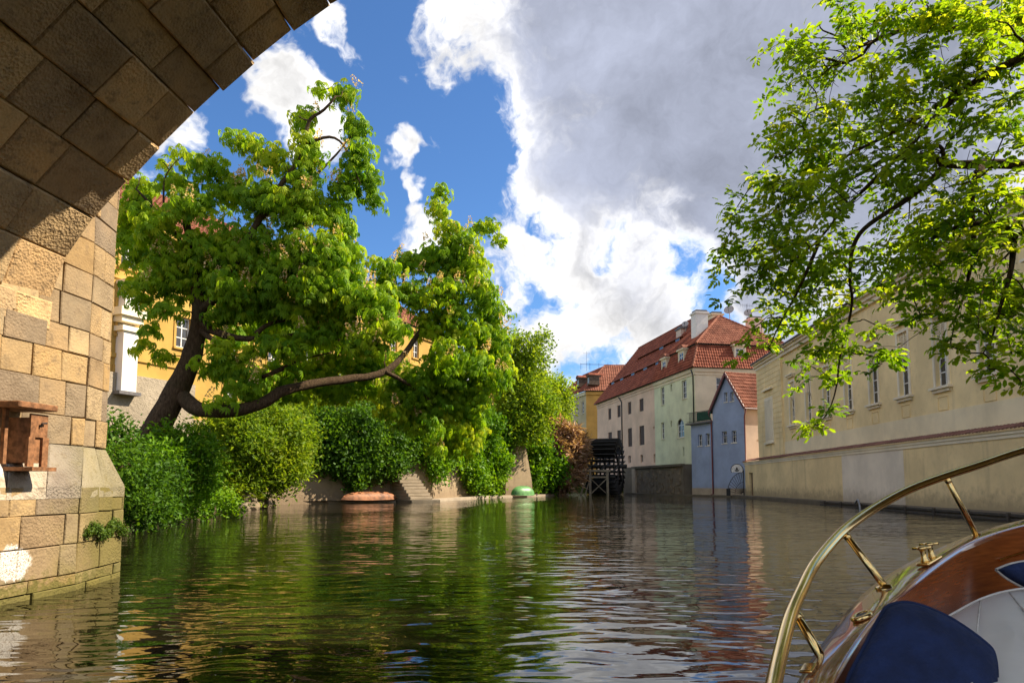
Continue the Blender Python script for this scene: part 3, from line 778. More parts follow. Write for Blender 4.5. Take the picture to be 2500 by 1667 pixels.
# building
fb = Face((WX(72.6, .75), 72.6), (WX(22, .75), 22))
EAVE = 14.3
cream = thing('cream_building', (WX(48, 3), 48, 1.6), 'long cream building with tall shuttered windows behind the river wall', 'building')
uR = fb.px(1913, 1000)[0]
wins = []
for k in range(10):
    yy = 61.9 - 4.12 * k
    uc = (Vector((WX(yy, .75), yy, 0)) - fb.P0).dot(fb.d)
    if uc < fb.L - 1: wins.append(uc)
zS, zM, zT = 6.85, 9.25, 10.75
holes = [(u - .62, u + .62, zS, zT) for u in wins]
blind = fb.rect(1873, 955, 1890, 1055); blind = (blind[0], blind[1], 5.9, 10.0)
bw = MB(); fb.wall(bw, 3.2, EAVE, holes, .26, u0=uR + .0); bw.build('wall', 'cream_plaster', cream)
end = Face((WX(72.6, .75), 72.6), (WX(72.6, .75) + 14, 72.6 + 1.1), True)
bq = MB(); fq = Face((WX(72.6, .60), 72.6), (WX(30, .60), 30)); fq.wall(bq, 3.2, EAVE, [], .1, u1=uR)
bq.quad(fq.p(uR, 3.2), fq.p(uR, EAVE), fq.p(uR, EAVE, -.2), fq.p(uR, 3.2, -.2))
bq.quad(fq.p(0, 1.5), fq.p(0, EAVE), fq.p(0, EAVE, -13), fq.p(0, 1.5, -13))
bend = MB(); bend.quad(fb.p(fb.L, 1.5), fb.p(fb.L, EAVE), fb.p(fb.L, EAVE, -13), fb.p(fb.L, 1.5, -13)); bend.build('end_wall', 'cream_plaster', cream)
bq.build('corner_bay', 'cream_plaster', cream)
for k in range(17):        # ruled ashlar joints of the corner bay
    z = 5.9 + k * .5
    fq.slab(MB(), .02, uR - .02, z, z + .40, .0, .03).build('ashlar_course', 'cream_plaster', cream)
fb.slab(MB(), uR + .02, fb.L, 3.4, 5.45, .0, .035).build('base_band', 'cream_band', cream)
for (z0, z1, o) in ((EAVE - .75, EAVE - .45, .12), (EAVE - .45, EAVE - .2, .28), (EAVE - .2, EAVE + .02, .5)):
    fb.slab(MB(), -.35, fb.L, z0, z1, -.1, o + .1).build('cornice', 'cream_trim', cream)
louv_cache = {}
for u in wins:
    fr_o = MB()
    fb.slab(fr_o, u - .80, u - .62, zS, zT + .18, 0, .06); fb.slab(fr_o, u + .62, u + .80, zS, zT + .18, 0, .06)
    fb.slab(fr_o, u - .62, u + .62, zT, zT + .18, 0, .06)
    fr_o.build('window_surround', 'cream_trim', cream)
    wo = window(fb, (u - .62, u + .62, zS, zM), cream, 'window_white', 2, 3, .22, .06)
    lv = MB(); fb.slab(lv, u - .62, u + .62, zM, zT, -.26, -.12)
    for j in range(11): 
        z = zM + .08 + j * .128
        for (x0, x1) in ((u - .56, u - .03), (u + .03, u + .56)):
            lv.box(fb.p((x0 + x1) / 2, z + .05, -.10), (fb.d, (fb.n * .8 - Z * .6).normalized(), (fb.n * .6 + Z * .8).normalized()), ((x1 - x0) / 2, .045, .012))
    for x in (u - .59, u, u + .59): fb.slab(lv, x - .03, x + .03, zM, zT, -.13, -.05)
    lv.build('louvre', 'cream_trim', wo)
    MBs = MB(); fb.slab(MBs, u - 1.0, u + 1.0, zS - .16, zS - .02, -.02, .26); fb.slab(MBs, u - .85, u + .85, zS - .34, zS - .16, -.02, .13); MBs.build('sill', 'cream_trim', wo)
    MBh = MB(); fb.slab(MBh, u - .95, u + .95, zT + .62, zT + .74, -.02, .30); fb.slab(MBh, u - .85, u + .85, zT + .46, zT + .62, -.02, .18); MBh.build('hood', 'cream_trim', wo)
    ap = MB()
    for (x0, x1, z0, z1) in ((u - .5, u - .46, 5.52, 6.3), (u + .46, u + .5, 5.52, 6.3), (u - .46, u + .46, 6.26, 6.3), (u - .46, u + .46, 5.52, 5.56)): fb.slab(ap, x0, x1, z0, z1, 0, .04)
    ap.build('apron_panel', 'cream_plaster', cream)
bo = MB(); fq.slab(bo, blind[0] - .2, blind[1] + .2, 5.7, 10.2, 0, .05)
for j in range(22): fq.slab(bo, blind[0], blind[1], 5.95 + j * .185, 6.08 + j * .185, .05, .085)
bl = bo.build('blind_shutter', 'cream_trim', cream)
fq.slab(MB(), blind[0] - .35, blind[1] + .35, 5.5, 5.66, 0, .2).build('sill', 'cream_trim', bl)
fq.slab(MB(), blind[0] - .4, blind[1] + .4, 10.9, 11.05, 0, .28).build('hood', 'cream_trim', bl)
roof_sheet('roof', [fb.p(-.4, EAVE + .02, .5), fb.p(fb.L, EAVE + .02, .5), fb.p(fb.L, EAVE + 4.4, -6.5), fb.p(3.5, EAVE + 4.4, -6.5)], cream, 'roof_brown', .34, .45, .05)
roof_sheet('roof', [fb.p(-.4, EAVE + .02, -13.5), fb.p(-.4, EAVE + .02, .5), fb.p(3.5, EAVE + 4.4, -6.5)], cream, 'roof_brown', .34, .45, .05)
MB().tube([fb.p(-.4, EAVE - .02, .64), fb.p(fb.L, EAVE - .02, .64)], .09, 8).build('gutter', 'lead', cream)

# ------------------------------------------------------------------ the blue house
g0 = (26.0, 76.0); gdir = Vector((-.4, 1, 0)).normalized(); sdir = Vector((1, .4, 0)).normalized()
def along(p, d, l): return (p[0] + d.x * l, p[1] + d.y * l)
tg = Face(g0, along(g0, gdir, 30), True)
uG = tg.px(1742, 1100)[0]; uT = tg.px(1688, 1100)[0]
fg = Face(g0, along(g0, gdir, uG), True)
apex_u, apex_z = tg.px(1773, 912); eR = tg.px(1818, 983)[1]; eL = tg.px(1742, 1000)[1]
terr_z = tg.px(1715, 1034)[1]
print('blue', uG, uT, apex_u, apex_z, eR, eL, terr_z)
apex_u = uG * 0.5; eR = eL = (eR + eL) / 2
blue = thing('blue_house', (tg.p(uG / 2, .2)), 'narrow blue gabled house with dark red downpipes at the quay', 'house')
hs = [tg.rect(1768, 958, 1776, 981), tg.rect(1783, 957, 1792, 979), tg.rect(1763, 1053, 1775, 1082), tg.rect(1786, 1051, 1798, 1080)]
ht = [tg.rect(1704, 1061, 1714, 1088), tg.rect(1723, 1058, 1733, 1087)]
mb = MB(); tg.wall(mb, .1, eR, [h for h in hs if h[3] < eR], .28, u1=uG)
# gable triangle, cut round its two small windows
gh = [h for h in hs if h[3] >= eR]; zt = max(h[3] for h in gh) + .02; k = (apex_z - eR) / apex_u
def gx(z): return (z - eR) / k
zs_ = sorted({eR, *[h[2] for h in gh], *[h[3] for h in gh], apex_z})
for z0, z1 in zip(zs_[:-1], zs_[1:]):
    zm = (z0 + z1) / 2; cuts = sorted([(h[0], h[1]) for h in gh if h[2] < zm < h[3]])
    l = (gx(z0), gx(z1)); spans = []; cur = None
    edges = [l] + [e for c in cuts for e in ((c[0], c[0]), (c[1], c[1]))] + [(uG - gx(z0), uG - gx(z1))]
    for a, b2 in zip(edges[0::2], edges[1::2]): mb.quad(tg.p(a[0], z0), tg.p(b2[0], z0), tg.p(b2[1], z1), tg.p(a[1], z1))
for (a, b2, c, d) in gh:
    for (p, q) in (((a, c), (b2, c)), ((b2, c), (b2, d)), ((b2, d), (a, d)), ((a, d), (a, c))): mb.quad(tg.p(*p), tg.p(*q), tg.p(*q, -.28), tg.p(*p, -.28))
DEP = 9.0
mb.quad(tg.p(uG, .1), tg.p(uG, eR), tg.p(uG, eR, -DEP), tg.p(uG, .1, -DEP))
mb.build('wall', 'blue_plaster', blue)
tg.slab(MB(), 0.0, uG, 7.05, 7.13, 0, .03).build('string_course', 'blue_plaster', blue)
for h in hs: window(tg, h, blue, 'window_white', 2, 2, .20, .05, sill=.06)
mb = MB(); tg.wall(mb, .1, terr_z, ht, .28, u0=uG, u1=uT)
mb.quad(tg.p(uT, .1), tg.p(uT, terr_z), tg.p(uT, terr_z, -6), tg.p(uT, .1, -6)); mb.quad(tg.p(uG, terr_z), tg.p(uT, terr_z), tg.p(uT, terr_z, -6), tg.p(uG, terr_z, -6))
mb.build('wing_wall', 'blue_plaster', blue)
for h in ht: window(tg, h, blue, 'window_white', 2, 2, .20, .05, sill=.06)
tg.slab(MB(), uG + .02, uT + .5, terr_z + .01, terr_z + .2, -6, .45).build('terrace_slab', 'lead', blue)
tr = MB(); zb = terr_z + .2
for z in (zb + .12, zb + 1.25): tg.slab(tr, uG + .05, uT + .35, z, z + .05, .30, .35)
n = int((uT - uG) / .13)
for i in range(n): 
    u = uG + .1 + i * .13; tg.slab(tr, u, u + .03, zb, zb + 1.25, .31, .34)
tr.build('terrace_railing', 'iron', blue)
tg.slab(MB(), uG + .05, uG + (uT - uG) * .62, zb + .17, zb + 1.2, .26, .285).build('railing_cloth', 'green_rail', blue)
# side wall facing the cream building
fs = Face(g0, along(g0, sdir, DEP))
sh = fs.rect(1851, 1041, 1857, 1071); sh = (sh[0], sh[0] + .9, sh[2], sh[3])
mb = MB(); fs.wall(mb, .1, eR, [sh], .22); mb.build('side_wall', 'blush_plaster', blue)
window(fs, sh, blue, 'window_white', 2, 3, .16, .05, sill=.06)
ov = .35
rA = lambda u, z, o: tg.p(u, z, o)
dz = k * ov
roof_sheet('roof', [rA(-ov, eR - dz, .3), rA(-ov, eR - dz, -DEP), rA(apex_u, apex_z, -DEP), rA(apex_u, apex_z, .3)], blue, 'roof_tile_orange', .32, .5, .085)
roof_sheet('roof', [rA(uG + ov, eR - dz, .3), rA(uG + ov, eR - dz, -DEP), rA(apex_u, apex_z, -DEP), rA(apex_u, apex_z, .3)], blue, 'roof_tile', .32, .5, .085)
ridge_caps(blue, rA(apex_u, apex_z + .09, .3), rA(apex_u, apex_z + .09, -DEP), 'roof_tile_orange')
vb = MB(); vb.bar(rA(-ov, eR - dz, .33), rA(apex_u, apex_z, .33), .08, .28); vb.build('verge_board', 'pipe_red', blue)
vb = MB(); vb.bar(rA(uG + ov, eR - dz, .33), rA(apex_u, apex_z, .33), .08, .28); vb.build('verge_board', 'pipe_red', blue)
MB().tube([rA(-ov - .06, eR - dz - .06, .3), rA(-ov - .06, eR - dz - .06, -DEP)], .09, 8).build('gutter', 'pipe_red', blue)
pipe([rA(-ov - .06, eR - dz - .1, .1), rA(-.12, eR - dz - .9, .1), rA(-.12, 3.6, .1), rA(-.5, 3.4, .12)], .07, blue, 'pipe_red')
pipe([rA(uG + ov, eR - dz - .1, .3), rA(uG + .1, eR - dz - .9, .14), rA(uG + .1, .3, .14), rA(uG + .2, .22, .4)], .09, blue, 'pipe_red')
tg.slab(MB(), 0, uT - .02, .12, 1.0, 0, .04).build('plinth', 'concrete', blue)
# iron fan gate and its round sign, between the blue house and the cream wall
gp = tg.p(-.05, .26, .7)
gate = thing('iron_gate', gp, 'black wrought iron fan gate between the blue house and cream wall', 'gate')
gf = Face((gp.x - 1.4, gp.y + .6), (gp.x + .2, gp.y - .1), False)
MB().tube([gf.p(gf.L, .2), gf.p(gf.L, 3.0)], .05, 6).build('post', 'iron', gate)
arc = [gf.p(gf.L * (1 - math.sin(t)), .3 + 2.5 * math.cos(t)) for t in np.linspace(0, math.pi / 2, 10)]
MB().tube(arc, .035, 6).build('rim', 'iron', gate)
for t in np.linspace(.15, 1.4, 9): MB().tube([gf.p(gf.L * (1 - .15 * math.sin(t)), .35 + .2 * math.cos(t)), gf.p(gf.L * (1 - math.sin(t)), .3 + 2.5 * math.cos(t))], .022, 5).build('spoke', 'iron', gate)
MB().tube([gf.p(gf.L * (1 - .55 * math.sin(t)), .3 + 1.4 * math.cos(t)) for t in np.linspace(0, math.pi / 2, 8)], .022, 5).build('rim', 'iron', gate)
MB().box(gf.p(.1, .6), (gf.d, gf.n, Z), (.2, .2, .4)).build('bollard', 'iron', gate)
sg = gf.p(gf.L * .62, 3.05, .06)
sign = thing('hanging_sign', sg, 'round topped white sign with dark boat emblem above the iron gate', 'sign')
hp_ = [gf.d * (.62 * math.cos(t)) + Z * (.62 * math.sin(t)) for t in np.linspace(-.45, math.pi + .45, 22)]
MB().prism([sg + p for p in hp_], gf.n * .05).build('board', 'window_white', sign)
rim_ = [gf.d * (.64 * math.cos(t)) + Z * (.64 * math.sin(t)) for t in np.linspace(-.45, math.pi + .45, 22)]
MB().tube([sg + p + gf.n * .05 for p in rim_], .035, 6).build('rim', 'iron', sign)
em = MB()
em.prism([sg + gf.n * .052 + gf.d * x + Z * z for x, z in ((-.26, -.02), (.26, -.02), (.15, -.16), (-.15, -.16))], gf.n * .02)
em.prism([sg + gf.n * .052 + gf.d * x + Z * z for x, z in ((-.12, .02), (.12, .02), (.09, .14), (.02, .28), (-.04, .28), (-.1, .14))], gf.n * .02)
em.build('emblem', 'iron', sign)
MB().tube([gf.p(gf.L, 3.0), gf.p(gf.L * .62, 2.78, .06)], .03, 6).build('bracket', 'iron', sign)

# ------------------------------------------------------------------ mint green house and the pink mill behind it
mc = (23.5, 87.0)
fm = Face(mc, (16.1, 128.0), True)                       # facade along the canal, from the near corner to the far one
uB = fm.px(1600, 1100)[0]; uE = fm.px(1459, 1100)[0]
zE = fm.px(1702, 895)[1]; print('mint', uB, uE, zE, fm.px(1600, 944)[1], fm.px(1459, 987)[1])
mint = thing('mint_house', fm.p(uB / 2, .2), 'pale mint green house with red mansard roof and dormers', 'house')
mh = [fm.rect(1613, 945, 1622, 988), fm.rect(1665, 928, 1676, 973), fm.rect(1637, 938, 1641, 955), fm.rect(1614, 1031, 1622, 1071), fm.rect(1637, 1027, 1641, 1042), fm.rect(1667, 1091, 1671, 1113), fm.rect(1653, 1022, 1670, 1068)]
mb = MB(); fm.wall(mb, 3.2, zE, mh, .25, u1=uB); mb.build('wall', 'mint_plaster', mint)
for i, h in enumerate(mh):
    big = i in (0, 1, 3, 6)
    if i == 6:
        a, b2, c, d = h; am = (a + b2) / 2; rr_ = (b2 - a) / 2
        window(fm, (a, b2, c, d - .01), mint, 'window_white', 2, 3, .2, .08, sill=.08)
        sp = MB()                      # spandrels that round the head of the opening
        for sgn in (-1, 1):
            pts = [fm.p(am + sgn * rr_, d, -.12)] + [fm.p(am + sgn * rr_ * math.cos(t), d - rr_ * .9 + rr_ * .9 * math.sin(t), -.12) for t in np.linspace(0, math.pi / 2, 8)]
            sp.prism(pts, fm.n * .125)
        sp.build('arched_head', 'mint_plaster', mint)
    else:
        window(fm, h, mint, 'window_white' if big else 'window_grey', 2 if big else 1, 3 if big else 1, .2, .07, sill=.10 if big else None)
for z0, z1, o in ((zE - .9, zE - .5, .08), (zE - .5, zE - .05, .22)):
    fm.slab(MB(), -.2, uB, z0, z1, -.02, o).build('cornice', 'ivory_plaster', mint)
# the end wall towards the camera
me_d = Vector((1, .18, 0)).normalized()
fe = Face(mc, along(mc, me_d, 15.0))
eh = [fe.rect(1749, 921, 1772, 975)]; eh[0] = (eh[0][0], eh[0][0] + 1.5, eh[0][2], eh[0][3])
mb = MB(); fe.wall(mb, .3, zE, eh, .22); mb.build('end_wall', 'ivory_plaster', mint)
window(fe, eh[0], mint, 'window_white', 2, 3, .16, .08, sill=.08)
for z0, z1, o in ((zE - .9, zE - .5, .08), (zE - .5, zE - .05, .22)):
    fe.slab(MB(), -.2, 15, z0, z1, -.02, o).build('cornice', 'ivory_plaster', mint)
# mansard
zBk = on_plane(1715, 832, along(mc, me_d, 0.9), along(along(mc, me_d, .9), fm.d, 10))[1]
MW = 15.0; inb = 1.0; zPk = zBk + 5.2
def m3(u, w, z): return Vector((*mc, 0)) + fm.d * u + me_d * w + Z * z
e = .4
P00, P10, P01, P11 = m3(-e, -e, zE), m3(uB, -e, zE), m3(-e, MW + e, zE), m3(uB, MW + e, zE)
Q00, Q10, Q01, Q11 = m3(inb, inb, zBk), m3(uB, inb, zBk), m3(inb, MW - inb, zBk), m3(uB, MW - inb, zBk)
roof_sheet('lower_roof', [P00, P10, Q10, Q00], mint, 'roof_tile', .34, .45, .07)
roof_sheet('lower_roof', [P00, P01, Q01, Q00], mint, 'roof_tile', .34, .45, .07)
R0, R1 = m3(6.6, MW / 2 - .5, zPk), m3(uB, MW / 2 - .5, zPk)
e2 = .35
Q00b, Q10b, Q01b = m3(inb - e2, inb - e2, zBk - .1), m3(uB, inb - e2, zBk - .1), m3(inb - e2, MW - inb + e2, zBk - .1)
roof_sheet('upper_roof', [Q00b, Q10b, R1, R0], mint, 'roof_tile', .34, .5, .08)
roof_sheet('upper_roof', [Q00b, Q01b, R0], mint, 'roof_tile_orange', .34, .5, .08)
roof_sheet('upper_roof', [Q01b, m3(uB, MW - inb + e2, zBk - .1), R1, R0], mint, 'roof_tile', .5, .6, .08)
ridge_caps(mint, Q00b + Z * .08, R0 + Z * .08, 'roof_tile_orange', .17); ridge_caps(mint, Q01b + Z * .08, R0 + Z * .08, 'roof_tile', .17); ridge_caps(mint, R0 + Z * .06, R1 + Z * .06, 'roof_tile', .17)
ridge_caps(mint, P00 + Z * .06, Q00 + Z * .06, 'roof_tile_orange', .16, name='hip_tile')
mb = MB(); mb.quad(m3(uB, 0, 3), m3(uB, MW, 3), m3(uB, MW, zE), m3(uB, 0, zE)); mb.quad(P10, P11, Q11, Q10); mb.quad(Q10, Q11, R1); mb.build('party_wall', 'ivory_plaster', mint)
def dormer(f, uc, w, z0, z1, depth, parent, front, hat):
    """dormer standing on the face plane f, its front at offset 0, running back by depth"""
    d = MB(); f.slab(d, uc - w / 2 - .22, uc - w / 2, z0, z1, -depth, 0); f.slab(d, uc + w / 2, uc + w / 2 + .22, z0, z1, -depth, 0)
    f.slab(d, uc - w / 2, uc + w / 2, z1 - .3, z1, -depth, 0); f.slab(d, uc - w / 2 - .35, uc + w / 2 + .35, z0 - .3, z0, -depth, .12)
    o = d.build('dormer', front, parent)
    mo = MB(); f.slab(mo, uc - w / 2 - .38, uc + w / 2 + .38, z1, z1 + .22, -depth - .3, .18); mo.build('dormer_cornice', front, o)
    ro = MB(); n = 9
    for a in range(n - 1):
        t0 = math.pi * a / (n - 1); t1 = math.pi * (a + 1) / (n - 1); rw_ = w / 2 + .42
        ro.quad(f.p(uc - rw_ * math.cos(t0), z1 + .22 + .55 * math.sin(t0), .2), f.p(uc - rw_ * math.cos(t1), z1 + .22 + .55 * math.sin(t1), .2), f.p(uc - rw_ * math.cos(t1), z1 + .22 + .55 * math.sin(t1), -depth - 1.2), f.p(uc - rw_ * math.cos(t0), z1 + .22 + .55 * math.sin(t0), -depth - 1.2))
    ro.quad(*[f.p(uc - (w / 2 + .42) * math.cos(t), z1 + .22 + .55 * math.sin(t), .15) for t in np.linspace(0, math.pi, n)])
    ro.build('dormer_roof', hat, o)
    window(f, (uc - w / 2, uc + w / 2, z0, z1 - .3), parent, 'window_white', 2, 3, .06, .08, name='dormer_window')
fmd = Face(along(mc, me_d, .15), along(along(mc, me_d, .15), fm.d, 40), True)
for (x0, y0, x1, y1) in ((1616, 883, 1625, 908), (1657, 862, 1668, 890)):
    h = fmd.rect(x0, y0, x1, y1); dormer(fmd, (h[0] + h[1]) / 2, max(1.0, (h[1] - h[0])), h[2] - .1, h[3] + .35, 1.2, mint, 'ivory_plaster', 'roof_tile_orange')
fed = Face(along(mc, fm.d, .15), along(along(mc, fm.d, .15), me_d, 15))
h = fed.rect(1796, 851, 1818, 880); dormer(fed, (h[0] + h[1]) / 2, h[1] - h[0], h[2], h[3] + .35, 1.3, mint, 'ivory_plaster', 'roof_tile')
pipe([fm.p(.3, zE - .2, .35), fm.p(.35, zE - 1.0, .08), fm.p(.35, 8.5, .08)], .08, mint)
def chimney(f0, w, dpt, z0, z1, parent, mat, cap='lead', hatted=True):
    c = Vector(f0); mb = MB(); X_, Y_ = me_d, fm.d
    mb.box(c + Z * ((z0 + z1) / 2), (X_, Y_, Z), (w / 2, dpt / 2, (z1 - z0) / 2)); o = mb.build('chimney', mat, parent)
    MB().box(c + Z * (z1 + .1), (X_, Y_, Z), (w / 2 + .15, dpt / 2 + .15, .12)).build('chimney_cap', mat if hatted else cap, o)
    MB().box(c + Z * (z1 + .38), (X_, Y_, Z), (w / 2 - .1, dpt / 2 - .1, .14)).build('chimney_pot', cap, o)
    return o
cp = at(1708, 800, 93.0); chimney((cp.x, cp.y, 0), 1.75, 1.6, zBk, at(1708, 768, 93).z, mint, 'white_paint')
cp = at(1742, 800, 98.0); chimney((cp.x, cp.y, 0), 1.7, 2.6, zBk + 1, at(1742, 774, 98).z, mint, 'ivory_plaster')
cp = at(1842, 800, 99.0); chimney((cp.x, cp.y, 0), 2.0, 1.5, zBk, at(1842, 783, 99).z, mint, 'salmon_plaster')
def dish(px, py, Y, r, label):
    c = at(px, py, Y); t = thing('satellite_dish', c - Z * 1.5, label, 'satellite dish', 'satellite dishes on the roofs')
    aim = Vector((-.45, -.78, .42)).normalized()
    x = aim.orthogonal().normalized()
    d = MB(); d.lathe(c, [(.02, -.02), (r * .5, .03), (r, .14), (r * .98, .16), (r * .5, .055), (.02, 0)], aim, 22); d.build('reflector', 'dish_grey', t, True)
    MB().tube([c - Z * 2.2 - aim * .25, c - Z * .1 - aim * .25, c - aim * .02], .05, 6).build('mast', 'dish_grey', t)
    MB().tube([c - Z * r * .9 + aim * .14, c + aim * r * 1.1 - Z * .1], .025, 5).build('feed_arm', 'iron', t)
    MB().lathe(c + aim * r * 1.05 - Z * .1, [(.03, -.1), (.07, -.08), (.07, .1), (.03, .12)], aim, 8).build('feed_horn', 'iron', t)
    return t
dish(1780, 757, 96.6, 0.72, 'tall mounted satellite dish on the peak of the mansard roof')
dish(1827, 764, 98.5, 0.62, 'satellite dish beside the pink chimney right of the roof peak')
dish(1673, 792, 104, 0.52, 'small satellite dish beside the tan chimney on the long roof')
def antenna(base, h, label, n=6, w=1.2, dirv=me_d):
    t = thing('roof_antenna', base, label, 'antenna', 'aerials on the roofs')
    b = Vector(base); MB().tube([b, b + Z * h], .03, 5).build('mast', 'iron', t)
    MB().tube([b + Z * h * .9 - dirv * w * .8, b + Z * h * .9 + dirv * w * .8], .02, 4).build('boom', 'iron', t)
    perp = dirv.cross(Z)
    for i in range(n): 
        c = b + Z * h * .9 + dirv * w * (-.75 + 1.5 * i / (n - 1)); MB().tube([c - Z * .28, c + Z * .28], .014, 4).build('element', 'iron', t)
    return t
b_ = at(1824, 775, 99.0); antenna(b_, 2.0, 'comb shaped aerial above the dish by the pink chimney', 8, 1.3)

# the mill
mill = thing('pink_mill', fm.p((uB + uE) / 2, .2), 'long pale pink mill with shuttered windows and tall red roof', 'building')
rows_p = [(1485, 997, 1492, 1024), (1507, 989, 1515, 1018), (1533, 981, 1541, 1011), (1561, 973, 1571, 1004),
          (1485, 1055, 1494, 1085), (1507, 1050, 1516, 1094), (1533, 1045, 1543, 1090), (1561, 1039, 1573, 1086),
          (1534, 1112, 1540, 1130), (1564, 1110, 1570, 1128), (1595, 1040, 1598, 1047), (1596, 1108, 1602, 1129)]
ph = [fm.rect(*r) for r in rows_p]; ph[-1] = (uB + .02, uB + .75, ph[-1][2], ph[-1][3])
mb = MB(); fm.wall(mb, 1.0, zE, ph, .3, u0=uB + .001, u1=uE)
mb.quad(fm.p(uE, 1), fm.p(uE, zE), fm.p(uE, zE, -16), fm.p(uE, 1, -16)); mb.build('wall', 'pink_plaster', mill)
for i, h in enumerate(ph):
    if i < 8: window(fm, h, mill, 'shutter_brown', 2, 4, .12, .12, pane='shutter_brown', name='shutter')
    else: window(fm, h, mill, 'window_grey', 1, 2, .24, .06)
for z0, z1, o in ((zE - .8, zE - .4, .08), (zE - .4, zE - .03, .2)):
    fm.slab(MB(), uB + .01, uE, z0, z1, -.02, o).build('cornice', 'pink_plaster', mill)
RW, RZ = 8.6, at(1576, 850, fm.p(uE, 0).y + 1.5).z
def rl(u, f): # point on the mill's roof slope: f from eave (0) to ridge (1)
    return m3(u, -.5 + (RW + .5) * f, zE + (RZ - zE) * f)
roof_sheet('roof', [rl(uB, 0), rl(uE + .4, 0), rl(uE + .4, 1), rl(uB, 1)], mill, 'roof_tile', .42, .6, .06)
roof_sheet('roof', [m3(uB, 2 * RW + .5, zE), m3(uE + .4, 2 * RW + .5, zE), rl(uE + .4, 1), rl(uB, 1)], mill, 'roof_tile', .6, .8, .06)
mb = MB(); mb.quad(m3(uE, 0, zE), m3(uE, 2 * RW, zE), m3(uE, RW, RZ)); mb.quad(m3(uB + .01, 0, zE), m3(uB + .01, 2 * RW, zE), m3(uB + .01, RW, RZ)); mb.build('gable', 'pink_plaster', mill)
ridge_caps(mill, rl(uB, 1) + Z * .05, rl(uE + .4, 1) + Z * .05, 'roof_tile', .2)
# eyebrow slits across the roof: two long lifted rows with little lights in them
slope = (rl(0, 1) - rl(0, 0)).normalized(); nr_ = fm.d.cross(slope).normalized()
if nr_.z < 0: nr_ = -nr_
for f, us in ((0.30, [.10, .30, .52, .74, .93]), (0.62, [.12, .45])):
    c0, c1 = (.06, .98) if f < .5 else (.03, .72)
    ua, ub = uB + (uE - uB) * c0, uB + (uE - uB) * c1
    mb = MB(); hgt = .75
    A_ = rl(ua, f); B_ = rl(ub, f); A2 = rl(ua, f + .115); B2 = rl(ub, f + .115)
    mb.quad(A_ + Z * hgt, B_ + Z * hgt, B2 + nr_ * .05, A2 + nr_ * .05); mb.quad(A_ + Z * (hgt - .12), B_ + Z * (hgt - .12), B2, A2)
    mb.quad(A_ + Z * hgt, A2 + nr_ * .05, A_); mb.quad(B_ + Z * hgt, B2 + nr_ * .05, B_); mb.quad(A_ + Z * hgt, B_ + Z * hgt, B_ + Z * (hgt - .12), A_ + Z * (hgt - .12))
    dm = mb.build('eyebrow_dormer', 'roof_tile', mill)
    bk = MB(); o_ = fm.n * -.55; bk.quad(A_ + o_, B_ + o_, B_ + Z * (hgt + .3) + o_, A_ + Z * (hgt + .3) + o_); bk.build('dormer_back', 'shutter_brown', dm)
    for q in us:
        u = ua + (ub - ua) * q; c = rl(u, f) + Z * .36
        MB().box(c - fm.n * .15, (fm.d, fm.n, Z), (.75, .04, .34)).build('dormer_frame', 'window_grey', dm)
        MB().box(c - fm.n * .10, (fm.d, fm.n, Z), (.66, .015, .26)).build('dormer_pane', 'glass', dm)
cp = rl(uB + 4.5, .86); chimney((cp.x, cp.y, 0), 2.6, 1.8, cp.z - 1.5, at(1636, 806, cp.y).z, mill, 'salmon_plaster', hatted=False)
pipe([fm.p(fm.px(1516, 1000)[0], zE - .3, .4), fm.p(fm.px(1519, 1000)[0], zE - 1.2, .1), fm.p(fm.px(1519, 1000)[0], 2.2, .1)], .1, mill)
# dark masonry river wall under both
fk = Face((21.6, 86.2), (13.8, 122), True)
mw = thing('masonry_wall', fk.p(8, -.2), 'dark weathered masonry wall at the waterline under the mint green house', 'wall')
uk = fk.px(1522, 1180)[0]
kb = MB(); fk.wall(kb, -.4, 4.0, [], u1=uk); kb.quad(fk.p(0, -.4), fk.p(0, 4), fk.p(0, 4, -1.6), fk.p(0, -.4, -1.6)); kb.quad(fk.p(uk, -.4), fk.p(uk, 4), fk.p(uk, 4, -2.6), fk.p(uk, -.4, -2.6)); kb.quad(fk.p(0, 4.0), fk.p(uk, 4.0), fk.p(uk, 4.0, -2.6), fk.p(0, 4.0, -2.6)); kb.build('masonry', 'dark_masonry', mw)
fk.slab(MB(), 0, fk.px(1545, 1180)[0], 3.75, 4.05, -.2, .25).build('coping', 'dark_concrete', mw)
u0 = fk.px(1551, 1180)[0]; fk.slab(MB(), u0 - .6, u0 + .6, -.4, 3.7, 0, .3).build('buttress', 'concrete', mw)
r4 = random.Random(9)
for i in range(120):
    u = r4.uniform(.4, u0 - 1); z = r4.uniform(.1, 3.4); fk.slab(MB(), u, u + r4.uniform(.3, .8), z, z + r4.uniform(.18, .4), 0, r4.uniform(.02, .09)).build('stone', 'rock', mw)

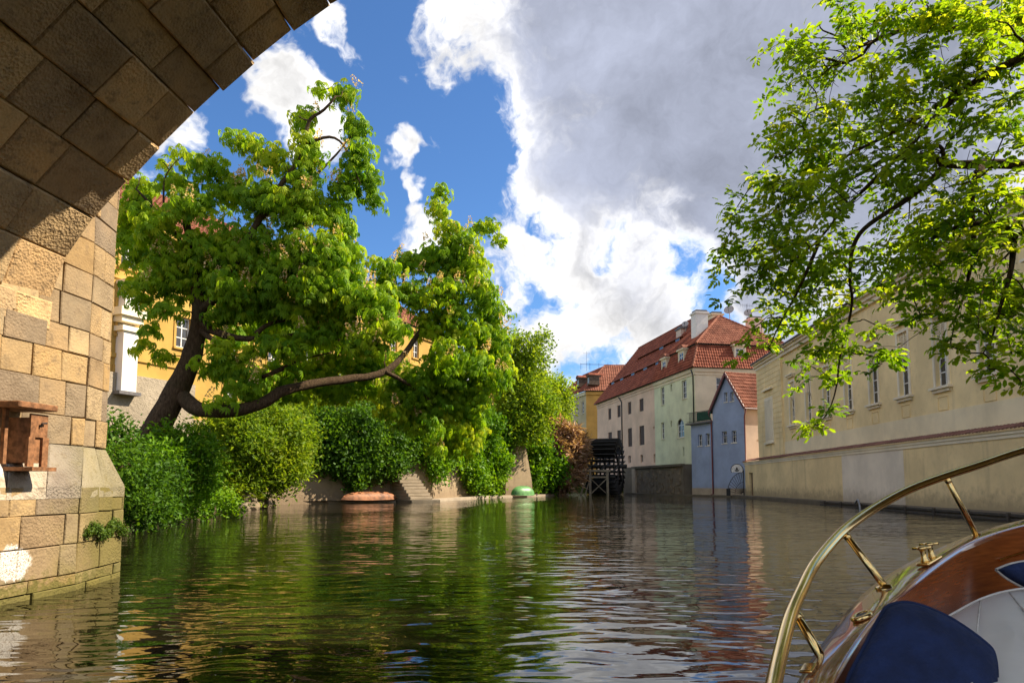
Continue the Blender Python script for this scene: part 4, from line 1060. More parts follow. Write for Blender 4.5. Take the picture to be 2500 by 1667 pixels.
# ------------------------------------------------------------------ the water wheel
wc = at(1476, 1139, 95.0); wc.z = 3.9; WR = 3.85
wd = Vector((.93, -.36, 0)).normalized()          # axle direction
wt = Vector((-wd.y, wd.x, 0))                     # horizontal in the wheel's plane
wheel = thing('water_wheel', (wc.x, wc.y, 0), 'large black timber mill wheel with paddles standing in the canal', 'water wheel')
HWd = 1.9
def wp(r, a, w): return wc + (wt * math.cos(a) + Z * math.sin(a)) * r + wd * w
for w in (-HWd, 0, HWd):
    mb = MB(); n = 32
    for k in range(n):
        a0 = 2 * math.pi * k / n; a1 = 2 * math.pi * (k + 1) / n
        for (r0, r1) in ((WR - 1.15, WR - .75),):
            mb.prism([wp(r0, a0, w), wp(r1, a0, w), wp(r1, a1, w), wp(r0, a1, w)], wd * .14)
    mb.build('rim', 'wheel_wood', wheel)
    for k in range(6):
        a0 = 2 * math.pi * k / 6 + .2; MB().bar(wp(.2, a0, w + .07), wp(WR - .8, a0, w + .07), .16, .22, wd).build('spoke', 'wheel_wood', wheel)
npd = 30
for k in range(npd):
    a0 = 2 * math.pi * k / npd
    r_ = (wt * math.cos(a0) + Z * math.sin(a0)); tn_ = (wt * -math.sin(a0) + Z * math.cos(a0))
    MB().box(wc + r_ * (WR - .45), (r_, wd, tn_), (.5, HWd + .25, .05)).build('paddle', 'wheel_wood', wheel)
MB().tube([wc - wd * (HWd + 1.2), wc + wd * (HWd + 1.2)], .28, 10).build('axle', 'wheel_wood', wheel)
fcen = at(1462, 1190, 91.0); fcen.z = 0
stand = thing('wheel_trestle', fcen, 'weathered grey timber trestle with cross braces in front of the mill wheel', 'timber frame')
fd = Vector((1, -.05, 0)).normalized(); w_, h_ = 1.15, 3.1
for s_ in (-w_, w_): MB().bar(fcen + fd * s_ - Z * .6, fcen + fd * s_ + Z * h_, .3, .3, up=(0, 1, 0)).build('post', 'frame_wood', stand)
MB().bar(fcen - fd * (w_ + .5) + Z * (h_ + .15), fcen + fd * (w_ + .4) + Z * (h_ + .15), .34, .3).build('head_beam', 'frame_wood', stand)
MB().bar(fcen - fd * w_ + Z * (h_ - .7), fcen + fd * w_ + Z * (h_ - .7), .22, .22).build('rail', 'frame_wood', stand)
MB().bar(fcen - fd * w_ + Z * .1, fcen + fd * w_ + Z * (h_ - .8), .12, .28, up=(0, 1, 0)).build('brace', 'frame_wood', stand)
MB().bar(fcen + fd * w_ + Z * .1 + Vector((0, .18, 0)), fcen - fd * w_ + Z * (h_ - .8) + Vector((0, .18, 0)), .1, .2, up=(0, 1, 0)).build('brace', 'frame_wood', stand)
MB().bar(fcen - fd * 2.6 - Z * .5, fcen - fd * (w_ + .3) + Z * (h_ - .2), .22, .24, up=(0, 1, 0)).build('raking_strut', 'frame_wood', stand)
MB().bar(fcen - fd * 2.0 - Z * .5, fcen - fd * (w_ + .1) + Z * (h_ - 1.2), .16, .18, up=(0, 1, 0)).build('raking_strut', 'frame_wood', stand)

# ------------------------------------------------------------------ far orange-yellow house
fy = Face((at(1402 + 30, 1100, 150).x, 150), (at(1462 + 30, 1100, 150).x, 147))
yc = (at(1432, 1100, 150).x, 150.0)
fyr = Face(yc, (yc[0] + 14, yc[1] - 1.0))                 # lit end
fyl = Face(yc, (yc[0] - 6.0, yc[1] + 22.0), True)           # shaded side with windows
zy = at(1432, 955, 150).z
farh = thing('orange_house', (yc[0] + 5, yc[1] + 6, 1.2), 'far orange yellow house with red hipped roof beyond the mill wheel', 'house')
fyr.wall(MB(), 1, zy).build('end_wall', 'orange_plaster', farh)
yh = [fyl.rect(1408, 985, 1413, 1014), fyl.rect(1420, 980, 1426, 1009), fyl.rect(1408, 1045, 1413, 1068), fyl.rect(1420, 1045, 1426, 1068)]
fyl.wall(MB(), 1, zy, yh, .3).build('side_wall', 'buff_plaster', farh)
for h in yh: window(fyl, h, farh, 'window_white', 2, 3, .2, .1, sill=.15)
fyl.slab(MB(), 0, fyl.L, zy - .8, zy - .05, -.02, .3).build('cornice', 'ivory_plaster', farh); fyr.slab(MB(), 0, fyr.L, zy - .8, zy - .05, -.02, .3).build('cornice', 'orange_plaster', farh)
zr = at(1476, 893, 156).z
Fa, Fb, Fc = fyl.p(fyl.L, zy, .6), Vector((*yc, zy)) + (fyl.n + fyr.n) * .5, fyr.p(fyr.L, zy, .6)
r0 = at(1477, 893, 157.0); r1 = r0 + fyr.d * 12; r0b = r0 + fyl.d * 14
roof_sheet('roof', [Fb, Fa, r0b, r0], farh, 'roof_tile', .5, .6, .07); roof_sheet('roof', [Fb, Fc, r1, r0], farh, 'roof_tile_orange', .5, .6, .09)
ridge_caps(farh, Fb + Z * .1, r0 + Z * .1, 'roof_tile_orange', .2); ridge_caps(farh, r0 + Z * .05, r1 + Z * .05, 'roof_tile_orange', .2)
for (x, y) in ((1405, 933), (1430, 927)):
    h = fyl.rect(x - 4, y - 9, x + 4, y + 9); f2 = Face((yc[0] + .6, yc[1] + .3), (yc[0] - 5.4, yc[1] + 22.3), True); dormer(f2, (h[0] + h[1]) / 2, 1.1, h[2], h[3], 2.4, farh, 'roof_brown', 'roof_tile')
h = fyr.rect(1476, 920, 1492, 933); cq_ = at(1484, 926, 153.0)
MB().box(cq_, (fyr.d, Vector((0, .6, .8)), Vector((0, -.8, .6))), (.75, .65, .05)).build('skylight', 'glass', farh)
b_ = at(1432, 900, 158); antenna(b_ - Z * .5, 4.6, 'tall thin aerial on the far orange house', 5, 1.0)
rl_ = thing('roof_walkway', at(1470, 892, 158), 'thin metal walkway rail along the ridge of the far orange house', 'railing')
MB().tube([at(1417, 889, 158), at(1528, 891, 158)], .05, 5).build('rail', 'iron', rl_)
for x in (1418, 1440, 1462, 1484, 1506, 1527): MB().tube([at(x, 902, 158), at(x, 886, 158)], .035, 5).build('post', 'iron', rl_)

# ------------------------------------------------------------------ left: the yellow palace behind the trees
fp = Face((-27.9, 42.2), (-8.5, 85.8))
zP = fp.px(317, 534)[1]; print('palace eave', zP, fp.px(925, 770)[1])
zP = (zP + fp.px(925, 770)[1]) / 2
palace = thing('yellow_palace', fp.p(20, 4), 'long ochre yellow palace with white framed windows behind the chestnut', 'building')
w0 = fp.px(447, 815)[0]; wz0 = fp.px(447, 850)[1]; wz1 = fp.px(447, 775)[1]
hh_ = wz1 - wz0; ph2 = []
for k in range(-1, 9):
    u = w0 + k * 4.6
    for dzv in (-4.6, 0, 4.7):
        if .8 < u < fp.L - 1 and wz0 + dzv > 4.4: ph2.append((u - .62, u + .62, wz0 + dzv, wz1 + dzv))
mb = MB(); fp.wall(mb, 3.0, zP, ph2, .25)
mb.quad(fp.p(fp.L, 3), fp.p(fp.L, zP), fp.p(fp.L, zP, -14), fp.p(fp.L, 3, -14)); mb.quad(fp.p(0, 3), fp.p(0, zP), fp.p(0, zP, -14), fp.p(0, 3, -14)); mb.build('wall', 'yellow_plaster', palace)
for h in ph2:
    wo = window(fp, h, palace, 'window_white', 2, 3, .16, .07)
    s_ = MB(); fp.slab(s_, h[0] - .22, h[1] + .22, h[2] - .16, h[2] - .01, -.02, .16); s_.build('sill', 'yellow_trim', wo)
    s_ = MB(); fp.slab(s_, h[0] - .2, h[0] - .01, h[2], h[3] + .2, 0, .07); fp.slab(s_, h[1] + .01, h[1] + .2, h[2], h[3] + .2, 0, .07); fp.slab(s_, h[0] - .01, h[1] + .01, h[3] + .01, h[3] + .2, 0, .07); s_.build('surround', 'yellow_trim', wo)
for z0, z1, o in ((wz0 - 1.6, wz0 - 1.3, .12), (wz1 + 1.5, wz1 + 1.8, .12), (zP - .9, zP - .45, .2), (zP - .45, zP, .5)):
    fp.slab(MB(), 0, fp.L, z0, z1, -.02, o).build('string_course' if z1 < zP - 1 else 'cornice', 'yellow_trim', palace)
roof_sheet('roof', [fp.p(-.3, zP, .6), fp.p(fp.L + .4, zP, .6), fp.p(fp.L - 5, zP + 6.0, -7), fp.p(-.3, zP + 6.0, -7)], palace, 'roof_tile_orange', .4, .5, .09)
roof_sheet('roof', [fp.p(fp.L + .4, zP, .6), fp.p(fp.L + .4, zP, -14), fp.p(fp.L - 5, zP + 6.0, -7)], palace, 'roof_tile_orange', .5, .6, .09)
# white pilaster at the near end, with its entablature block
pu0, pu1 = fp.px(281, 870)[0], fp.px(318, 870)[0]
for (y0, y1, o, dd, mm, nm) in ((958, 812, .75, 0, 'white_paint', 'pilaster'), (812, 800, .9, .2, 'cream_trim', 'pilaster_capital'), (790, 776, .85, .25, 'cream_trim', 'entablature'), (776, 757, 1.05, .45, 'cream_trim', 'entablature'), (757, 697, .75, 0, 'white_paint', 'pilaster_attic'), (697, 688, .95, .2, 'cream_trim', 'attic_cap'), (966, 958, .95, .25, 'lead', 'pilaster_foot')):
    fp.slab(MB(), pu0 - dd, pu1 + dd, fp.px(300, y0)[1], fp.px(300, y1)[1], 0, o).build(nm, mm, palace)
ub = fp.px(530, 1000)[0]; zst = fp.px(375, 925)[1]
fp.slab(MB(), 0.0, fp.px(470, 960)[0], 2.5, zst, -.1, .28).build('stucco_base', 'grey_stucco', palace)
fp.slab(MB(), fp.px(470, 960)[0], fp.px(700, 1000)[0], 2.5, zst - 2.6, -.1, .22).build('stucco_base', 'garden_wall', palace)

# ------------------------------------------------------------------ garden wall, stairs, upturned boats, rocks
gw = thing('garden_wall', (-8, 60, .2), 'stained ochre garden wall along the far left shore', 'wall')
hts = [4.2, 4.4, 4.3, 4.6, 5.2]
for i, (a, b) in enumerate(zip(GW[:-1], GW[1:])):
    f = Face(a, b)
    n = max(2, int(f.L / 1.2)); rows = []
    for j in range(7):
        z = -.4 + (hts[i] + .4) * j / 6; row = []
        for k_ in range(n + 1):
            u = f.L * k_ / n; q = f.p(u, z, .55 * (1 - j / 6) - .25)
            q += f.n * .10 * mnoise.noise(q * .6); row.append(q)
        rows.append(row)
    rows.append([q - f.n * .7 for q in rows[-1]])
    MB().grid(rows).build('wall_length', 'garden_wall', gw, True)
    f.slab(MB(), 0, f.L, hts[i] - .02, hts[i] + .16, -1.0, -.1).build('coping', 'concrete', gw)
pq = at(1262, 1200, 79.5)
pil = MB(); w0_, w1_, zt_ = 2.0, 1.15, at(1262, 1087, 79.5).z
fd_ = Face((pq.x - 2.2, 78.3), (pq.x + 2.2, 81.5))
for_ = [[fd_.p(fd_.L / 2 - w0_, .1, .5), fd_.p(fd_.L / 2 + w0_, .1, .5)], [fd_.p(fd_.L / 2 - w0_ * .93, 2.0, .4), fd_.p(fd_.L / 2 + w0_ * .93, 2.0, .4)], [fd_.p(fd_.L / 2 - w1_, zt_, .2), fd_.p(fd_.L / 2 + w1_, zt_, .2)], [fd_.p(fd_.L / 2 - w1_, zt_, -1.2), fd_.p(fd_.L / 2 + w1_, zt_, -1.2)]]
pil.grid(for_)
for s_ in (0, 1): pil.quad(*[r[s_] for r in for_[:3]], for_[3][s_], for_[0][s_] - fd_.n * 1.7)
pil.build('buttress', 'garden_wall', gw)
# the stairs come down to the ledge
st0 = at(1000, 1222, 57.4); stair = thing('stone_stairs', (st0.x, st0.y, 0), 'worn stone stairs descending from the garden wall to the ledge', 'stairs')
sd = Vector((-.62, .60, 0)).normalized(); sw = Vector((.79, -.61, 0))
fst = Face(GW[0], GW[1]); sdir2 = fst.d; so_ = fst.n
ua_ = fst.px(953, 1190)[0]; ub_ = fst.px(1006, 1190)[0]
n = 9; rise, run = .27, .30
for k_ in range(n):       # k_ counts from the lowest step; each reaches back to the wall
    out_ = .15 + run * (n - k_)
    c = fst.p((ua_ + ub_) / 2, .2 + rise * (k_ + .5), out_ / 2 - .3)
    bevel(MB().box(c, (fst.d, fst.n, Z), ((ub_ - ua_) / 2 + r4.uniform(-.02, .02), out_ / 2 + .3, rise / 2 - .008)).build('step', 'stair_stone', stair), .03)
bevel(MB().box(fst.p((ua_ + ub_) / 2 + .1, .0, 1.6), (fst.d, fst.n, Z), ((ub_ - ua_) / 2 + .35, 1.75, .20)).build('landing', 'dark_concrete', stair), .03)
def hull(name, c, d, L, W, H, mat, label, cat, tilt=0):
    t = thing(name, Vector(c), label, cat)
    d = Vector(d).normalized(); s_ = Vector((-d.y, d.x, 0)); rows = []; n = 26
    for i in range(n):
        f = -1 + 2 * i / (n - 1); w = W * max(0, 1 - abs(f) ** 2.8) ** .7; h = H * max(.02, 1 - abs(f) ** 3.0) ** .6; row = []
        for j in range(11):
            a = math.pi * j / 10; row.append(Vector(c) + d * f * L + s_ * w * math.cos(a) + Z * (h * math.sin(a) ** .8 + .06 * f * f))
        rows.append(row)
    MB().grid(rows).build('hull', mat, t, True)
    kp = [r[5] + Z * .015 for r in rows[1:-1]]; MB().tube(kp, .03, 6).build('keel', mat, t)
    gl = [r[0] for r in rows]; MB().tube(gl, .035, 6).build('gunwale', mat, t); MB().tube([r[10] for r in rows], .035, 6).build('gunwale', mat, t)
    return t
cn = at(885, 1219, 55.0)
hull('upturned_canoe', fst.p(fst.px(885, 1200)[0], .23, 1.15), fst.d, 2.6, .48, .62, 'canoe_orange', 'faded orange canoe lying upside down on the ledge by the stairs', 'canoe')
cq = at(1276, 1204, 78.0); hull('upturned_boat', (cq.x, 77.2, .23), (1, .75, 0), 1.6, .75, 1.0, 'boat_green', 'small green boat lying upside down on the ledge below the buttress', 'boat')
r5 = random.Random(21)
def rock(c, r, seed):
    bm = bmesh.new(); bmesh.ops.create_icosphere(bm, subdivisions=2, radius=1.0)
    sx, sy, sz = r5.uniform(.8, 1.4), r5.uniform(.8, 1.3), r5.uniform(.55, .9)
    for v in bm.verts:
        q = v.co.copy(); k = 1 + .45 * mnoise.noise(q * 1.1 + Vector((seed * 7.1, 0, 0))) + .12 * mnoise.noise(q * 4 + Vector((seed, 3, 0)))
        v.co = Vector((q.x * sx, q.y * sy, q.z * sz)) * k * r + Vector(c)
    me = bpy.data.meshes.new('shore_rock'); bm.to_mesh(me); bm.free(); me.materials.append(M['rock']); return me
rk_labels = ['tall dark rock', 'flat tan rock', 'round grey rock', 'small brown rock', 'split rock', 'pale rock', 'wet black rock', 'broad low rock']
rk_pos = [(600, 1232, 41), (618, 1228, 42.5), (632, 1226, 43.5), (645, 1231, 44.5), (628, 1240, 42.0), (612, 1246, 40.5), (590, 1244, 39.0), (652, 1238, 44.8)]
for i, (x, y, Y) in enumerate(rk_pos):
    p = at(x, y, Y); p.z = max(.02, .25 if i in (0, 1, 2) else .05) + (.5 if i in (0, 1) else .1)
    ordn = ['first', 'second', 'third', 'fourth', 'fifth', 'sixth', 'seventh', 'last'][sorted(range(8), key=lambda q: rk_pos[q][0]).index(i)]
    tag(link('shore_rock', rock(p, r5.uniform(.55, .85) if i < 4 else r5.uniform(.4, .6), i)), f'{ordn} brown shore rock counted from the bridge, at the waterline before the canoe ledge', 'rock', 'rocks at the waterline left of the ledge')

# ------------------------------------------------------------------ foliage
def rot_basis(zv, rs):
    """random frames (N,3,3) whose third axis is zv"""
    zv = zv / np.linalg.norm(zv, axis=1, keepdims=True)
    r = rs.normal(size=zv.shape); x = np.cross(r, zv); x /= np.linalg.norm(x, axis=1, keepdims=True); y = np.cross(zv, x)
    return np.stack([x, y, zv], axis=2)
def scatter(name, tmpl, pos_, frames, scale, tone, mat, parent, tone_v=None):
    """one mesh of many copies of a small leaf template (verts, tris)"""
    tv, tf, tt = tmpl; N = len(pos_); k = len(tv)
    vv = np.einsum('nij,kj->nki', frames, tv) * scale[:, None, None] + pos_[:, None, :]
    ff = (tf[None, :, :] + (np.arange(N) * k)[:, None, None]).reshape(-1, 3)
    me = bpy.data.meshes.new(name)
    me.vertices.add(N * k); me.vertices.foreach_set('co', vv.reshape(-1).astype(np.float32))
    nf = len(ff); me.loops.add(nf * 3); me.loops.foreach_set('vertex_index', ff.reshape(-1).astype(np.int32))
    me.polygons.add(nf); me.polygons.foreach_set('loop_start', np.arange(0, nf * 3, 3, dtype=np.int32))
    at_ = me.attributes.new('tone', 'FLOAT', 'POINT')
    tn_ = np.clip(tone[:, None] + tt[None, :], 0, 1).reshape(-1).astype(np.float32)
    at_.data.foreach_set('value', tn_)
    me.update(calc_edges=True); me.materials.append(M[mat])
    o = link(name, me, parent); o['kind'] = 'stuff'
    return o
def leaflet(base, d, n, L, W, fold=.18, bend=.25, seg=1):
    """folded blade from base along d, surface normal n"""
    base, d, n = map(np.array, (base, d, n)); d = d / np.linalg.norm(d); s_ = np.cross(d, n); s_ /= np.linalg.norm(s_); n = np.cross(s_, d)
    m = base + d * L * .55 - n * L * bend * .25; tip = base + d * L - n * L * bend
    if seg == 1:
        v = [base, m + s_ * W / 2 + n * fold * W, tip, m - s_ * W / 2 + n * fold * W]; f = [(0, 1, 2), (0, 2, 3)]
    else:
        q = base + d * L * .25 - n * L * bend * .06; q2 = base + d * L * .7 - n * L * bend * .5
        v = [base, q + s_ * W * .36 + n * fold * W, q2 + s_ * W * .5 + n * fold * W, tip, q2 - s_ * W * .5 + n * fold * W, q - s_ * W * .36 + n * fold * W, q2]
        f = [(0, 1, 6), (1, 2, 6), (2, 3, 6), (0, 6, 5), (5, 6, 4), (6, 3, 4)]
    return v, f
def compose(parts, tones=None):
    V_, F_, T_ = [], [], []
    for i, (v, f) in enumerate(parts):
        o = len(V_); V_ += list(v); F_ += [tuple(o + a for a in t) for t in f]; T_ += [tones[i] if tones is not None else 0.0] * len(v)
    return np.array(V_), np.array(F_), np.array(T_)
def whorl(seed, leaves=6, nl=7, L=.27):
    """a chestnut shoot tip: drooping hand-shaped leaves round a bud"""
    rs = np.random.default_rng(seed); parts = []; tones = []
    for i in range(leaves):
        a = 2 * math.pi * i / leaves + rs.uniform(-.4, .4); el = rs.uniform(-.45, .6)
        out = np.array((math.cos(a) * math.cos(el), math.sin(a) * math.cos(el), math.sin(el)))
        c = out * rs.uniform(.18, .38); tl = rs.uniform(-.16, .16)
        nrm = np.array((math.cos(a) * .65, math.sin(a) * .65, .72)) + rs.normal(size=3) * .18; nrm /= np.linalg.norm(nrm)
        ex = out - nrm * out.dot(nrm); ex /= np.linalg.norm(ex); ey = np.cross(nrm, ex)
        for j in range(nl):
            b = (-1.75 + 3.5 * j / (nl - 1)) + rs.uniform(-.08, .08); ll = L * (1.12 - .42 * abs(b) / 1.75) * rs.uniform(.85, 1.1)
            d = ex * math.cos(b) + ey * math.sin(b) - nrm * .32 - np.array((0, 0, .18))
            parts.append(leaflet(c, d, nrm, ll, ll * .27, .10, .30)); tones.append(tl)
    return compose(parts, tones)
def spray(seed, leaves=4, pairs=3, L=.112):
    """a walnut-like shoot: a few feathered leaves"""
    rs = np.random.default_rng(seed); parts = []; tones = []
    for i in range(leaves):
        a = 2 * math.pi * i / leaves + rs.uniform(-.5, .5); el = rs.uniform(-.2, .9)
        d = np.array((math.cos(a) * math.cos(el), math.sin(a) * math.cos(el), math.sin(el))); n = np.array((0, 0, 1.)) + rs.normal(size=3) * .35
        s_ = np.cross(d, n); s_ /= np.linalg.norm(s_); n = np.cross(s_, d); tl = rs.uniform(-.15, .15); R_ = rs.uniform(.16, .26)
        for j in range(pairs):
            p = d * R_ * (.35 + .65 * j / pairs) - np.array((0, 0, 1)) * .05 * (j / pairs)
            for sg in (-1, 1):
                dd = s_ * sg * .85 + d * .5 + rs.normal(size=3) * .12 - np.array((0, 0, .25))
                parts.append(leaflet(p, dd, n + rs.normal(size=3) * .2, L * rs.uniform(.75, 1.1), L * .46, .15, .25, 2)); tones.append(tl)
        parts.append(leaflet(d * R_, d - np.array((0, 0, .3)), n, L * 1.15, L * .52, .15, .25, 2)); tones.append(tl)
    return compose(parts, tones)
def tuft(seed, n=9, L=.13, W=.45, spread=.16, up=.5, droop=.2):
    """a sprig of simple leaves"""
    rs = np.random.default_rng(seed); parts = []; tones = []
    for i in range(n):
        p = rs.normal(size=3) * spread; d = rs.normal(size=3) + np.array((0, 0, .2)) - np.array((0, 0, droop)); nn = rs.normal(size=3) * .55 + np.array((0, 0, up + .3))
        if np.linalg.norm(np.cross(d, nn)) < .1: nn = nn + np.array((1, 0, 0))
        l = L * rs.uniform(.7, 1.25); parts.append(leaflet(p, d, nn, l, l * W, .15, .2)); tones.append(rs.uniform(-.13, .13))
    return compose(parts, tones)
def feather(seed, n=10):
    rs = np.random.default_rng(seed); parts = []; tones = []
    for i in range(n):
        p = rs.normal(size=3) * .10; d = np.array((rs.normal() * .5, rs.normal() * .5, rs.uniform(-.3, 1.0))); parts.append(leaflet(p, d, rs.normal(size=3), rs.uniform(.35, .7), .045, .1, .6)); tones.append(rs.uniform(-.2, .2))
    return compose(parts, tones)
def clump_points(cl, rs, dens, shell=.55, ysq=1.0):
    """shoot tips through ellipsoids; cl rows: centre xyz, radii xyz"""
    P, O = [], []
    for (c, r) in cl:
        n = max(3, int(dens * r[0] * r[2] * 4 * (.75 + .25 * r[1])))
        d = rs.normal(size=(n, 3)); d /= np.linalg.norm(d, axis=1, keepdims=True)
        rad = (1 - shell * rs.random(n) ** 1.5)[:, None] * (1 + .12 * rs.normal(size=(n, 1)))
        P.append(np.array(c) + d * rad * np.array(r)); O.append(d)
    return np.concatenate(P), np.concatenate(O)
def px_clump(cx, cy, rx, ry, Y, deep=1.1, jit=0.0):
    c = at(cx, cy, Y + (rng.uniform(-jit, jit) if jit else 0)); k = c.y / F
    return ((c.x, c.y, c.z), (rx * k, max(rx, ry) * k * deep, ry * k))
class Skel:
    """branch skeleton that later twigs attach to"""
    def __init__(s): s.P = []; s.Rr = []
    def add(s, pts, rad): 
        for p, r in zip(pts, rad): s.P.append(np.array(p)); s.Rr.append(r)
    def near(s, q, bias=None):
        A_ = np.array(s.P); d = np.linalg.norm(A_ - q, axis=1); 
        if bias is not None: d = d + bias
        i = int(np.argmin(d)); return A_[i], s.Rr[i], d[i]
def limb(sk, pts, r0, r1, mbx, n=18, wob=.05, sides=10):
    q = spline(pts, n); q = [V(p) for p in q]
    L = sum((b - a).length for a, b in zip(q[:-1], q[1:]))
    q = [p + Vector((mnoise.noise(p * 1.3), mnoise.noise(p * 1.3 + Vector((9, 0, 0))), mnoise.noise(p * 1.3 + Vector((0, 9, 0))))) * wob * (0 if i == 0 else 1) for i, p in enumerate(q)]
    rad = [r0 + (r1 - r0) * (i / (n - 1)) ** .8 for i in range(n)]
    rad = [r * (1 + .10 * mnoise.noise(p * 2.2)) for r, p in zip(rad, q)]
    mbx.tube(q, rad, sides); sk.add(q, rad)
def fan_twigs(sk, tips, mbx, rs, r_end=.006, maxr=.05, sag=.12, sides=4, every=1):
    order = np.argsort([sk.near(t)[2] for t in tips])
    for k_, i in enumerate(order):
        if k_ % every: continue
        t = tips[i]; p, r, d = sk.near(t)
        if d < .05: continue
        mid = (p + t) / 2 + rs.normal(size=3) * d * .13 + np.array((0, 0, sag * d)); rr = min(r * .6, maxr, .010 + .018 * d)
        q = [V(a) for a in spline([p, (p + mid) / 2 + rs.normal(size=3) * d * .04, mid, t], 7)]
        rad = [max(r_end, rr * (1 - .8 * j / 6)) for j in range(7)]
        mbx.tube(q, rad, sides, cap=False); sk.add(q[2:], rad[2:])

# ---- the leaning horse chestnut
base = at(362, 1100, 27.0)
ches = thing('chestnut_tree', base - Z * .3, 'leaning horse chestnut with pale flower spikes overhanging the canal', 'tree')
sk = Skel(); tb = MB()
def L3(lst): return [tuple(at(x, y, Y)) for x, y, Y in lst]
limb(sk, [tuple(base - Z * .6)] + L3([(370, 1075, 27), (415, 985, 27.2), (455, 905, 27.4), (478, 830, 27.5), (487, 770, 27.4), (480, 700, 27.2), (470, 620, 27), (455, 540, 26.8)]), .64, .14, tb, 30, .06, 14)
limb(sk, L3([(440, 965, 27.3), (475, 995, 26.9), (520, 1002, 26.6), (575, 1000, 26.6), (640, 985, 27), (690, 955, 27.6), (760, 938, 28.5), (850, 925, 29.8), (935, 910, 31), (985, 865, 32), (1020, 815, 33), (1050, 765, 34), (1075, 700, 34.5), (1085, 620, 35), (1080, 520, 35)]), .33, .06, tb, 44, .05, 12)
limb(sk, L3([(940, 908, 31), (985, 930, 31.5), (1040, 970, 32.5), (1085, 1010, 33)]), .12, .04, tb, 14, .04, 8)
limb(sk, L3([(480, 800, 27.5), (520, 830, 26.8), (545, 860, 26.4)]), .16, .05, tb, 10, .03, 8)
limb(sk, L3([(485, 790, 27.4), (540, 815, 27), (600, 828, 27), (680, 822, 27.4), (765, 815, 28), (830, 830, 28.6)]), .19, .05, tb, 20, .05, 9)
limb(sk, L3([(490, 760, 27.3), (530, 720, 27), (575, 650, 26.8), (620, 560, 26.6), (680, 460, 26.5), (738, 380, 26.5), (752, 300, 26.5), (790, 268, 26.4), (820, 235, 26.4)]), .20, .04, tb, 26, .05, 9)
limb(sk, L3([(640, 530, 26.6), (720, 470, 27), (800, 400, 27.4), (860, 330, 27.6)]), .10, .03, tb, 14, .05, 7)
limb(sk, L3([(752, 350, 26.5), (800, 335, 26.6), (835, 350, 26.7), (860, 400, 26.8), (880, 450, 26.8)]), .07, .025, tb, 12, .02, 6)
limb(sk, L3([(470, 640, 27), (420, 560, 26.8), (370, 500, 26.6), (330, 460, 26.5)]), .12, .035, tb, 14, .05, 8)
limb(sk, L3([(400, 520, 26.7), (402, 440, 26.5), (425, 400, 26.4)]), .05, .02, tb, 10, .02, 6)
limb(sk, L3([(625, 815, 27), (660, 790, 27.2), (740, 775, 27.8)]), .12, .04, tb, 10, .03, 7)
limb(sk, L3([(690, 900, 27.5), (640, 920, 26.8), (730, 880, 28), (810, 860, 28.5)]), .10, .03, tb, 12, .03, 7)
limb(sk, L3([(925, 800, 34), (945, 760, 34), (975, 730, 34), (985, 680, 34)]), .12, .04, tb, 12, .03, 7)
C1 = [(838, 222, 32, 32), (785, 222, 20, 15), (745, 290, 26, 45), (752, 370, 36, 60), (740, 440, 50, 50), (868, 312, 36, 34), (875, 372, 32, 44), (885, 440, 44, 38), (912, 488, 28, 18), (840, 450, 28, 50),
      (576, 336, 30, 18), (618, 352, 32, 34), (660, 392, 48, 38), (505, 400, 58, 30), (448, 378, 22, 12), (398, 398, 20, 13), (345, 450, 42, 26), (435, 450, 52, 24), (330, 505, 44, 42), (308, 565, 30, 44), (385, 545, 62, 44),
      (470, 505, 60, 44), (560, 465, 64, 44), (640, 475, 70, 50), (720, 505, 60, 52), (795, 520, 56, 44), (845, 555, 36, 46), (350, 625, 52, 40), (430, 625, 66, 50), (520, 605, 76, 56), (620, 595, 76, 56), (720, 605, 68, 54), (800, 615, 56, 48),
      (345, 690, 34, 24), (430, 695, 56, 38), (560, 695, 66, 44), (665, 695, 66, 46), (765, 690, 76, 48), (850, 680, 44, 44), (395, 760, 36, 20), (370, 800, 30, 16), (395, 868, 36, 12), (350, 845, 24, 10), (640, 765, 56, 22), (745, 760, 80, 38), (835, 755, 62, 50),
      (700, 846, 60, 14), (560, 880, 46, 24), (600, 912, 50, 22), (610, 968, 30, 10), (535, 850, 30, 24), (620, 862, 40, 14), (545, 982, 34, 12), (605, 955, 36, 16), (575, 940, 30, 14), (905, 830, 56, 40), (790, 800, 60, 22), (480, 880, 12, 10), (520, 905, 26, 14), (600, 745, 70, 34), (690, 742, 70, 34), (550, 765, 50, 30), (760, 825, 80, 24), (900, 845, 46, 20), (660, 835, 50, 20), (860, 725, 60, 46), (925, 735, 50, 40), (960, 805, 46, 34), (500, 700, 50, 40), (900, 770, 50, 40), (590, 650, 70, 40), (690, 650, 70, 40), (480, 650, 60, 40), (390, 670, 50, 40), (780, 650, 60, 40), (850, 620, 40, 40), (340, 730, 30, 20)]
